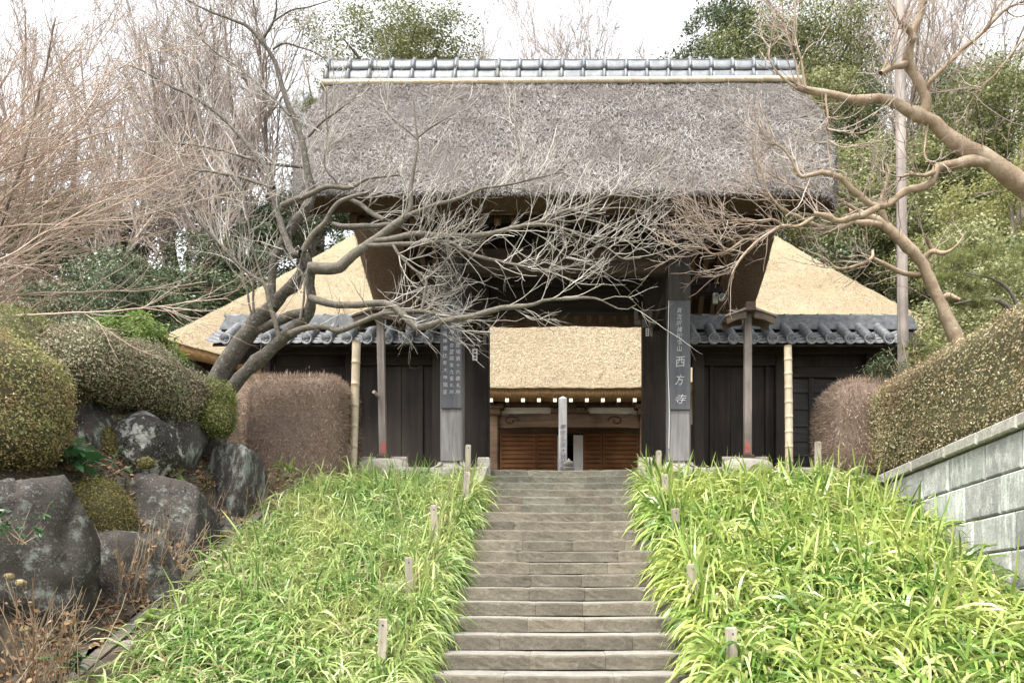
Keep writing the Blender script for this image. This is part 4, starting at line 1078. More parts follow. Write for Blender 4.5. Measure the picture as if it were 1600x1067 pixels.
WX = 5.30
wall = thing('retaining_wall', (WX + .15, 10.5, -2.5), 'pale granite block retaining wall with coping, under the right hedge', 'wall')
def top_z(y): return -.23 + (14.06 - y) * .047
def wblock(y0, y1, zt, hgt, x0, name, mat, ch=.014):
    """block with its face towards -X; z follows the tilt of the coping line"""
    g = .008; V = []
    for (inset, x) in ((0, x0 + .32), (0, x0 + ch), (ch, x0)):
        gy_ = g * 1.3
        for (yy, zz_) in ((y0 + gy_ + inset, 0), (y1 - gy_ - inset, 0), (y1 - gy_ - inset, 1), (y0 + gy_ + inset, 1)):
            base_ = top_z(yy) - zt - hgt + g + inset if zz_ == 0 else top_z(yy) - zt - g - inset
            V.append((x + rs.normal() * .002, yy, base_))
    Fc = [(3, 2, 1, 0)] + [(4 * l + j, 4 * l + (j + 1) % 4, 4 * l + 4 + (j + 1) % 4, 4 * l + 4 + j) for l in (0, 1) for j in range(4)] + [(8, 9, 10, 11)]
    return obj(name, V, Fc, mat, wall)
y = 6.6
while y < 14.0:
    y1 = min(14.06, y + rs.uniform(.8, 1.05)); wblock(y, y1, 0, .175, WX - .06, 'coping_stone', M['cope'], .02); y = y1
zt = .178; row = 0
while zt < 3.4:
    hgt = .455 + .02 * (row % 2); y = 6.6 - .45 * (row % 2)
    while y < 14.0:
        y1 = min(14.06, y + rs.uniform(.75, 1.0))
        if top_z((y + y1) / 2) - zt > float(slope_z(y1)) - .7:
            wblock(y, y1, zt, hgt, WX + rs.uniform(-.008, .012), 'granite_block', M['granite'] if rs.rand() < .6 else M['granite_b'], .022)
        y = y1
    zt += hgt; row += 1
MB().box(WX + .06, WX + .34, 6.7, 14.0, -4.0, -.75).build('wall_core', M['concrete'], wall)

# ------------------------------------------------------------------ boulders of the left bank
def boulder(px0, px1, py0, py1, d, mat, label, seed, depth=None, ex=3.2, tilt=0.0):
    rnd = np.random.RandomState(seed)
    a = P(px0, py1, d); b2 = P(px1, py0, d); c = (a + b2) / 2; hx_, hz_ = (b2[0] - a[0]) / 2, (b2[2] - a[2]) / 2; hy = depth or hx_ * .9
    nu, nv = 72, 48
    th, ph = np.meshgrid(np.linspace(0, 2 * np.pi, nu, endpoint=False), np.linspace(0.02, np.pi - .02, nv), indexing='ij')
    S = np.stack([np.cos(th) * np.sin(ph), np.sin(th) * np.sin(ph), np.cos(ph)], -1)
    R = (np.abs(S) ** ex).sum(-1) ** (-1 / ex)
    for k in range(22):                                    # planar faces
        nrm = norm(rnd.normal(size=3) * [1, 1, .9]); hgt = rnd.uniform(.70, 1.02)
        dp = S @ nrm; R = np.where(dp * R > hgt, hgt / np.maximum(dp, 1e-3), R)
    R = R * (1 + .05 * fbm(S, 1.7, 3, seed) + .032 * fbm(S, 5, 4, seed * 2.0) + .016 * fbm(S, 16, 3, seed))
    crack = np.abs(fbm(S, 2.6, 2, seed + 9)); R = R * (1 - .08 * np.exp(-(crack / .03) ** 2))
    Q = S * R[..., None]
    if tilt: Q = np.stack([Q[..., 0] * math.cos(tilt) + Q[..., 2] * math.sin(tilt), Q[..., 1], -Q[..., 0] * math.sin(tilt) + Q[..., 2] * math.cos(tilt)], -1)
    mx = np.abs(Q).reshape(-1, 3).max(0)
    Q = Q / mx * np.array([hx_, hy, hz_]) + c
    ix = np.arange(nu * nv).reshape(nu, nv); ix = np.vstack([ix, ix[:1]])
    o = obj('boulder', Q.reshape(-1, 3), gridq(ix)[:, ::-1], mat, None, True)
    return tag(o, label, 'boulder', 'boulders of the left bank')
boulder(-120, 140, 722, 1060, 7.9, M['rock'], 'largest dark boulder speckled with lichen at the left edge', 21, .8, 2.8)
boulder(128, 356, 722, 960, 10.3, M['rock'], 'long low rounded dark boulder in the middle of the left bank', 4, .7, 3.5, .25)
boulder(320, 416, 694, 905, 12.0, M['rock_lichen'], 'tall upright boulder with pale green lichen at the upper end of the bank', 8, .55, 4.0)
boulder(92, 184, 612, 750, 10.5, M['rock_lichen'], 'streaked black and pale boulder right beside the gold azalea mound', 15, .5, 3.5)
boulder(172, 274, 640, 764, 10.7, M['rock_white'], 'boulder with a big white lichen patch under the grey azalea hedge', 33, .5, 3.0, .5)
boulder(238, 320, 628, 760, 11.5, M['rock_lichen'], 'grey lichened boulder between the white-patched one and the azalea end', 41, .5, 3.5)
boulder(296, 344, 655, 770, 12.4, M['rock'], 'narrow dark boulder wedged behind the long low boulder', 47, .4, 3.5)
boulder(84, 290, 828, 1050, 9.0, M['rock'], 'dark low boulder in shade behind the dry stems', 52, .5, 3.0)
boulder(285, 404, 806, 912, 11.2, M['rock'], 'small dark boulder at the foot of the tall upright one', 57, .4, 3.0)
boulder(30, 112, 680, 830, 9.7, M['rock_lichen'], 'half-hidden pale streaked boulder beside the broad green leaves', 61, .4, 3.2)
boulder(192, 216, 999, 1017, 7.9, M['kerb'], 'small pale loose stone at the edge of the left leaf bed', 66, .09)
boulder(125, 215, 728, 860, 10.2, M['rock'], 'dark boulder half covered by the small round shrub', 71, .4, 3.2)

# ------------------------------------------------------------------ clipped hedges and azaleas
def superell(n, half, ex, rnd):
    """random surface points + normals on a superellipsoid"""
    r = rnd.normal(size=(n * 3, 3)); r = norm(r); hv = np.asarray(half)
    k = (np.abs(r) ** ex).sum(1) ** (-1 / ex); p = r * k[:, None]
    g = np.sign(p) * np.abs(p) ** (ex - 1) / hv; nn = norm(g)
    # area weighting
    w = (k ** 2) / np.maximum(.05, np.abs((nn * norm(p * hv)).sum(1))); w = w * np.linalg.norm(nn / hv, axis=1) ** -1 * 0 + w
    i = rnd.choice(len(p), n, p=w / w.sum())
    return p[i] * hv, nn[i]
def se_core(half, ex, k=.94, nu=40, nv=26):
    th, ph = np.meshgrid(np.linspace(0, 2 * np.pi, nu, endpoint=False), np.linspace(.03, np.pi - .03, nv), indexing='ij')
    S = np.stack([np.cos(th) * np.sin(ph), np.sin(th) * np.sin(ph), np.cos(ph)], -1)
    Q = S * ((np.abs(S) ** ex).sum(-1) ** (-1 / ex))[..., None] * np.asarray(half) * k
    ix = np.arange(nu * nv).reshape(nu, nv); ix = np.vstack([ix, ix[:1]])
    return Q.reshape(-1, 3), gridq(ix)[:, ::-1]
def clipped(name, label, lobes, nleaf, leaf_mat, core_mat, size, seed, cat='hedge', rough=.03, kind='leaf', group=None, lump=.05, onlyfront=True):
    """lobes: list of (centre, half, exponent)"""
    rnd = np.random.RandomState(seed)
    areas = [np.prod(h) ** (2 / 3) for _, h, _ in lobes]; tot = sum(areas)
    P_, N_, C_ = [], [], []
    for (c, h, ex), a_ in zip(lobes, areas):
        p, n_ = superell(int(nleaf * a_ / tot), h, ex, rnd); P_.append(p + c); N_.append(n_)
        cv, cf = se_core(h, ex); lm = fbm(cv + c, 2.5, 3, seed) * lump; C_.append((cv * (1 + lm[:, None]) + c, cf))
    p, n_ = np.vstack(P_), np.vstack(N_)
    keep = np.ones(len(p), bool)
    k0 = 0
    for i, (c, h, ex) in enumerate(lobes):                # drop leaves buried inside another lobe
        m_ = ((np.abs((p - c) / (np.asarray(h) * .93))) ** ex).sum(1) < 1; own = np.zeros(len(p), bool); own[k0:k0 + len(P_[i])] = True; k0 += len(P_[i]); keep &= ~(m_ & ~own)
    if onlyfront: keep &= ~((n_[:, 1] > .75) | (n_[:, 2] < -.75))
    p, n_ = p[keep], n_[keep]
    p = p + n_ * (fbm(p, 2.5, 3, seed) * lump + rnd.normal(0, rough, len(p)))[:, None]
    st_ = rnd.rand(len(p)) < .05; p[st_] += n_[st_] * rnd.exponential(.035, st_.sum())[:, None]
    base = np.mean([c for c, _, _ in lobes], 0); base = np.array([base[0], base[1], min(c[2] - h[2] for c, h, _ in lobes)])
    t = thing(name, base, label, cat, group)
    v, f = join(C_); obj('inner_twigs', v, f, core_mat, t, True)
    if kind == 'leaf':
        v, f = leaf_quads(p, norm(n_ + rnd.normal(0, .7, p.shape)), rnd.uniform(size * .6, size * 1.3, len(p)), rnd)
    else:
        L = rnd.uniform(size * .5, size * 1.6, len(p)); v, f = blade_strips(p - n_ * .05, n_ + rnd.normal(0, .45, p.shape), L + .05, rnd.uniform(.004, .009, len(p)), 3, np.zeros(len(p)), rnd, wob=.1)
    tag(obj('foliage' if kind == 'leaf' else 'twigs', v, f, leaf_mat, t), kind='stuff')
    return t
A3 = np.array
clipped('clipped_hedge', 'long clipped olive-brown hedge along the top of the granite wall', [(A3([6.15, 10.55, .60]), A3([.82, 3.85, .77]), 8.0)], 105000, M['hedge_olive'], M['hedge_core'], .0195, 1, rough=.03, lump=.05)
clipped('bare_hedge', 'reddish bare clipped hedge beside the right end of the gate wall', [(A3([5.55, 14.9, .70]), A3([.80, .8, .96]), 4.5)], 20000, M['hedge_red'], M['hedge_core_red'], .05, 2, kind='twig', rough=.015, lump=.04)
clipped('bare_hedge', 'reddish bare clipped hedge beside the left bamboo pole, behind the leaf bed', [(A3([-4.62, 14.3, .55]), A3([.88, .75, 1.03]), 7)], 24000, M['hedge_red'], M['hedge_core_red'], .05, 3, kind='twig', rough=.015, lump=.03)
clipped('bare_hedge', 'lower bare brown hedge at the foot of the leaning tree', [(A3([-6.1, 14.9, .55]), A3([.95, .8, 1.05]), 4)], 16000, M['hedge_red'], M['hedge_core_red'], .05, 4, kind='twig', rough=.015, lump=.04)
clipped('azalea', 'golden-green rounded azalea mound at the left edge above the largest boulder', [(A3([-6.55, 8.75, .02]), A3([1.0, .95, .74]), 2.5), (A3([-6.40, 8.6, -.35]), A3([.85, .75, .42]), 2.4)], 42000, M['azalea_gold'], M['hedge_core'], .0155, 5, 'azalea', rough=.03, lump=.09, onlyfront=False)
clipped('azalea', 'yellow-green rounded azalea behind the golden one at the left edge', [(A3([-7.15, 10.2, .52]), A3([1.0, .9, .92]), 2.4)], 26000, M['azalea_green'], M['hedge_core'], .016, 6, 'azalea', rough=.03, lump=.08, onlyfront=False)
clipped('azalea', 'long grey-green azalea hedge running above the boulders towards the tree', [(P(140, 574, 10.3), A3([.62, .62, .47]), 2.6), (P(205, 594, 10.9), A3([.62, .65, .46]), 2.6), (P(268, 622, 11.5), A3([.55, .6, .40]), 2.5)], 50000, M['azalea_grey'], M['hedge_core'], .0165, 7, 'azalea', rough=.03, lump=.09, onlyfront=False)
clipped('azalea', 'small bright green azalea mound at the right end of the boulder bank', [(P(318, 634, 11.9), A3([.42, .5, .37]), 2.3), (P(340, 655, 11.8), A3([.24, .36, .27]), 2.2)], 19000, M['azalea_green'], M['hedge_core'], .015, 8, 'azalea', rough=.03, lump=.09, onlyfront=False)
c = P(150, 815, 9.4); clipped('small_shrub', 'small round olive shrub growing between the dark boulders', [(c, A3([.40, .35, .46]), 2.3)], 14000, M['moss'], M['hedge_core'], .013, 9, 'shrub', rough=.04, lump=.12)
c = P(164, 692, 10.3); clipped('moss_cushion', 'pale mossy cushion beside the white-patched boulder', [(c, A3([.14, .12, .21]), 2.2)], 1800, M['moss'], M['hedge_core'], .016, 10, 'moss', rough=.02, lump=.12)
c = P(229, 723, 10.25); clipped('moss_cushion', 'tiny mossy cushion on top of the long low boulder', [(c, A3([.10, .1, .085]), 2.2)], 800, M['moss'], M['hedge_core'], .014, 12, 'moss', rough=.015, lump=.12)

# ------------------------------------------------------------------ strap-leaf beds either side of the stairs
def leaf_bed(name, label, xa, xb, ncl, per, Lr, Wr, mat, seed, edge_side):
    rnd = np.random.RandomState(seed)
    cx_ = rnd.uniform(xa, xb, ncl); cy = rnd.uniform(6.0, 14.2, ncl)
    ne = int(ncl * .16); cx_[:ne] = (xb if edge_side > 0 else xa) - edge_side * rnd.uniform(0, .16, ne)       # thick fringe along the steps
    dens = fbm(np.stack([cx_, cy, 0 * cx_], -1), 1.6, 2, seed); keep = rnd.rand(ncl) < .8 + .5 * dens; cx_, cy = cx_[keep], cy[keep]
    n = len(cx_); m = rnd.randint(per[0], per[1], n); i = np.repeat(np.arange(n), m); N = len(i)
    ang = rnd.uniform(0, 2 * np.pi, N); tilt = rnd.uniform(.35, 1.6, N)
    flow = fbm(np.stack([cx_, cy, 0 * cx_], -1), .9, 2, seed + 3)[i]
    D0 = np.stack([np.cos(ang) * tilt + .25 * flow, np.sin(ang) * tilt - .22, np.ones(N)], -1)
    edge = np.clip(1 - np.abs((xb if edge_side > 0 else xa) - cx_) / .30, 0, 1)[i]
    D0[:, 0] += edge_side * edge * .9 + .18 * (edge_side > 0)
    p0 = np.stack([cx_[i] + rnd.normal(0, .035, N), cy[i] + rnd.normal(0, .035, N), 0 * cx_[i]], -1); p0[:, 2] = bed_z(p0[:, 0], p0[:, 1]) - .02
    vig = (1 + .28 * fbm(np.stack([cx_, cy, 0 * cx_], -1), 2.6, 2, seed + 7))[i]
    L = rnd.uniform(Lr[0], Lr[1], N) * vig * (1 - .3 * np.clip((cy[i] - 13.0) / 1.0, 0, 1)); W = rnd.uniform(Wr[0], Wr[1], N)
    drp = rnd.uniform(.26, .62, N) + .06 * edge; up_ = (rnd.rand(N) < .035) & (cy[i] > 8.2); drp[up_] = .05; L[up_] *= 1.1; D0[up_, :2] *= .35
    v, f = blade_strips(p0, D0, L, W, 6, drp * 1.18, rnd, wob=.05)
    return tag(obj(name, v, f, mat, None, True), label, kind='stuff')
leaf_bed('leaf_bed_grass', 'fine arching green strap leaves covering the left bank', -4.08, -1.46, 2800, (9, 14), (.38, .66), (.015, .027), M['grass_l'], 1, 1)
leaf_bed('leaf_bed_grass', 'broad yellow-green strap leaves covering the right bank', 1.46, 4.96, 2100, (9, 14), (.46, .78), (.026, .046), M['grass_r'], 2, -1)
leaf_bed('dry_leaf_grass', 'dry straw-coloured leaves caught in the left bed', -4.2, -1.6, 900, (3, 7), (.34, .58), (.010, .018), M['grass_dry'], 3, 1)
leaf_bed('dry_leaf_grass', 'dry straw-coloured leaves caught in the right bed', 1.6, 4.95, 420, (2, 5), (.38, .62), (.014, .024), M['grass_dry'], 4, -1)
# dead leaves on the bank below the boulders
rnd = np.random.RandomState(8); n = 3800
x = rnd.uniform(-5.9, -4.5, n); y = rnd.uniform(6, 14, n); p = np.stack([x, y, bank_z(x, y) + rnd.uniform(.01, .06, n)], -1)
v, f = leaf_quads(p, norm(np.stack([rnd.normal(0, .5, n), rnd.normal(-.3, .5, n), np.ones(n)], -1)), rnd.uniform(.02, .055, n), rnd, .5)
tag(obj('leaf_litter', v, f, M['litter']), 'brown dead leaves strewn below the boulders', kind='stuff')

rnd = np.random.RandomState(18); n = 9000
x = rnd.uniform(-6.9, -4.9, n); y = rnd.uniform(6.2, 14, n); kp = fbm(np.stack([x, y, 0 * x], -1), 2.2, 2) > .02; x, y = x[kp], y[kp]; n = len(x)
p = np.stack([x, y, bank_z(x, y) + rnd.uniform(.0, .16, n) ** 1.5], -1)
M['ivy'] = mat_leaf('ivy_leaf', [(.025, .05, .018), (.06, .095, .035), (.12, .15, .06), (.20, .16, .08)], .25, .4, .4)
v, f = leaf_quads(p, norm(np.stack([rnd.normal(.3, .6, n), rnd.normal(-.5, .5, n), np.ones(n)], -1)), rnd.uniform(.012, .035, n), rnd, .6)
tag(obj('ground_ivy', v, f, M['ivy']), 'dark small-leaved ground cover between the boulders', kind='stuff')

rnd = np.random.RandomState(28); n = 260
k_ = rnd.randint(0, 20, n); x = rnd.uniform(-1.38, 1.38, n); x = np.where(rnd.rand(n) < .6, np.sign(x) * (1.38 - np.abs(rnd.normal(0, .15, n))), x)
p = np.stack([x, Y0 - k_ * TREAD + rnd.uniform(.04, .36, n), -k_ * RISE + .014], -1)
v, f = leaf_quads(p, norm(np.stack([rnd.normal(0, .3, n), rnd.normal(0, .3, n), np.ones(n)], -1)), rnd.uniform(.012, .03, n), rnd, .5)
tag(obj('fallen_leaves', v, f, M['litter']), 'few dry leaf scraps lying on the stone steps', kind='stuff')

# ------------------------------------------------------------------ plants among the boulders
def dry_stems(px, py, d, n, hgt, label, seed, spread=.35, heads=0, mat='stem_dry', sub=3):
    rnd = np.random.RandomState(seed); b = P(px, py, d)
    t = thing('dry_stems', b, label, 'dry plant', 'dry stems on the left bank')
    P0 = b + np.stack([rnd.normal(0, spread * .35, n), rnd.normal(0, .1, n), np.zeros(n)], -1)
    D0 = np.stack([rnd.normal(.05, .32, n), rnd.normal(-.05, .15, n), np.ones(n)], -1)
    pa, ra = grow(P0, D0, rnd.uniform(.45, 1.0, n) * hgt, rnd.uniform(.0032, .0068, n), 7, .09, .0, rnd, .5)
    parts = [tubes(pa, ra, 4)]
    pos, T, r_ = pick(pa, ra, n * sub, rnd, .3, .95)
    pb, rb = grow(pos, fork(T, 20, 60, rnd), rnd.uniform(.06, .22, n * sub), r_ * .6, 4, .1, .0, rnd, .5); parts.append(tubes(pb, rb, 3))
    v, f = join(parts); obj('stems', v, f, M[mat], t)
    m = n * 5; pos, T, _ = pick(pa, ra, m, rnd, .05, .8)
    v, f = leaf_quads(pos + rnd.normal(0, .03, (m, 3)), norm(rnd.normal(size=(m, 3))), rnd.uniform(.015, .04, m), rnd, .45); tag(obj('withered_leaves', v, f, M['litter'], t), kind='stuff')
    for k in range(heads):
        c = pa[k, -1]; q = 260; s = norm(rnd.normal(size=(q, 3)))
        v, f = leaf_quads(c + s * [.045, .045, .032] * rnd.uniform(.6, 1, (q, 1)), s, rnd.uniform(.006, .011, q), rnd, .8); obj('dried_flower_head', v, f, M['grass_dry'], t)
    return t
dry_stems(60, 1075, 6.9, 60, 1.05, 'dry stems with faded round flower heads at the lower left corner', 1, .55, 5)
dry_stems(205, 965, 8.8, 64, 1.15, 'thick clump of dry brown stems in front of the shaded boulder', 2, .45)
dry_stems(262, 925, 9.4, 42, 1.15, 'dry stems leaning right between the shaded boulder and the kerb', 3, .3)
dry_stems(330, 872, 10.8, 34, 1.0, 'dry stems at the foot of the long low boulder', 4, .3)
dry_stems(430, 785, 12.9, 34, .75, 'dry twiggy weeds between the tall boulder and the clipped hedge', 5, .4)
dry_stems(390, 832, 11.9, 28, .95, 'thin pale stems before the tall upright boulder', 6, .25)
def leafy(name, px, py, d, n, size, hgt, mat, label, seed, spread=.25, aspect=.4, cat='plant', stems=12, droop=.25):
    rnd = np.random.RandomState(seed); b = P(px, py, d); t = thing(name, b, label, cat)
    P0 = np.repeat(b[None], stems, 0) + rnd.normal(0, .03, (stems, 3)) * [1, 1, 0]
    D0 = np.stack([rnd.normal(0, spread * 2, stems), rnd.normal(-.1, spread, stems), np.ones(stems)], -1)
    pa, ra = grow(P0, D0, rnd.uniform(.5, 1, stems) * hgt, np.full(stems, .006), 6, .1, 0, rnd)
    v, f = tubes(pa, ra, 4); obj('stems', v, f, M['stem_dry'], t)
    pos, T, _ = pick(pa, ra, n, rnd, .35, 1.0); out = fork(T, 40, 85, rnd)
    L = rnd.uniform(size * .7, size * 1.3, n); v, f = blade_strips(pos, out, L, L * aspect, 5, np.full(n, droop), rnd); obj('leaves', v, f, M[mat], t, True)
    return t
leafy('broadleaf_plant', 112, 735, 9.35, 34, .26, .30, 'leaf_broad', 'glossy broad-leaved green plant between the gold azalea and the boulders', 1, .35, .42)
leafy('broadleaf_plant', 82, 770, 9.0, 8, .16, .15, 'leaf_broad', 'low broad leaves at the top of the largest boulder', 2, .4, .4)
leafy('leafy_sprig', 30, 850, 6.9, 90, .06, .55, 'leaf_broad', 'small-leaved green sprigs in front of the largest boulder', 3, .5, .5, stems=8)
leafy('leafy_sprig', 165, 745, 9.9, 80, .07, .50, 'leaf_broad', 'thin branching sprig with blue-green leaves above the round shrub', 4, .6, .45, stems=9)
leafy('leafy_sprig', 310, 850, 10.9, 90, .06, .5, 'leaf_broad', 'small-leaved sprig climbing beside the long low boulder', 5, .4, .5, stems=7)
leafy('striped_grass', 452, 745, 13.2, 40, .24, .25, 'leaf_nandina', 'tuft of pale striped grass at the foot of the clipped hedge', 6, .5, .14)
leafy('striped_grass', 270, 745, 10.9, 40, .20, .20, 'leaf_nandina', 'tuft of narrow grass between the lichened boulders', 7, .5, .12)
leafy('fern', 66, 800, 8.7, 50, .18, .18, 'leaf_nandina', 'small yellowing fern beside the largest boulder', 8, .6, .12)
leafy('low_weed', 232, 972, 8.1, 16, .12, .12, 'leaf_nandina', 'small green weed at the bank edge below the dry stems', 9, .5, .5)
leafy('low_weed', 105, 1050, 6.9, 24, .14, .2, 'leaf_broad', 'dark green weed at the bottom left corner beside the leaf bed', 10, .5, .4)

# ------------------------------------------------------------------ traced trees
def limb_path(pts, d0, d1, K):
    """pts (x, y, r) in photograph pixels; distance runs d0 -> d1 along the limb"""
    p = np.array(pts, float); q = spline(p, K); d = np.linspace(d0, d1, K)
    W = np.stack([(q[:, 0] - CX) / F * d, d, EYE - (q[:, 1] - CY) / F * d], -1)
    return W, np.maximum(q[:, 2], .6) * d / F
def build_tree(name, label, base, limbs, bark_big, bark_small, twig_mat, seed, levels, group=None, wob=.16, up=.03, dbias=None, cut=6.5, wts=None, rscale=1.0, dark=()):
    rnd = np.random.RandomState(seed); t = thing(name, base, label, 'tree', group)
    K = 30; PP, RR = [], []
    for (pts, d0, d1) in limbs:
        w, r = limb_path(pts, d0, d1, K); big = max(q[2] for q in pts) >= cut
        r = r * (rscale * .86 if big else rscale) * (1 + .09 * fbm(w, 9, 2, seed) + .07 * fbm(w, 31, 2, seed)); w = w + (np.stack([fbm(w, 5, 2, 1), fbm(w, 5, 2, 5), fbm(w, 5, 2, 9)], -1)) * .018
        v, f = tubes(w[None], r[None], 12 if big else 9)
        if big: v = v + norm(v - np.repeat(w, 12, 0)) * (fbm(v, 14, 2, seed) * .016 + np.maximum(0, fbm(v, 4.5, 2, seed + 5) - .35) * .10)[:, None]
        obj('trunk' if big else 'branch', v, f, M[bark_big] if big or len(PP) in dark else M[bark_small], t, True)
        PP.append(w); RR.append(r)
    paths, radii = np.stack(PP), np.stack(RR)
    tw = []; wts = np.array([1.0 / (1 + 25 * r.mean()) for r in RR]) * (np.array(wts) if wts else 1)
    cur, cr = paths, radii; cw = wts; allp, allr = [], []
    for li, (n, Lr, R, ang, Kt, t0) in enumerate(levels):
        pos, T, r_ = pick(cur, cr, n, rnd, t0, 1.0, cw)
        d = fork(T, ang[0], ang[1], rnd)
        if dbias is not None: d = norm(d + np.array(dbias) * (1.0 if li == 0 else .5))
        pa, ra = grow(pos, d, rnd.uniform(Lr[0], Lr[1], n), np.minimum(r_ * .8, rnd.uniform(R * .75, R * 1.2, n)), Kt, wob, up, rnd, .45)
        tw.append(tubes(pa, ra, 4 if li == 0 else 3)); cur, cr, cw = pa, ra, None
    v, f = join(tw); tag(obj('twigs', v, f, M[twig_mat], t), kind='stuff')
    return t

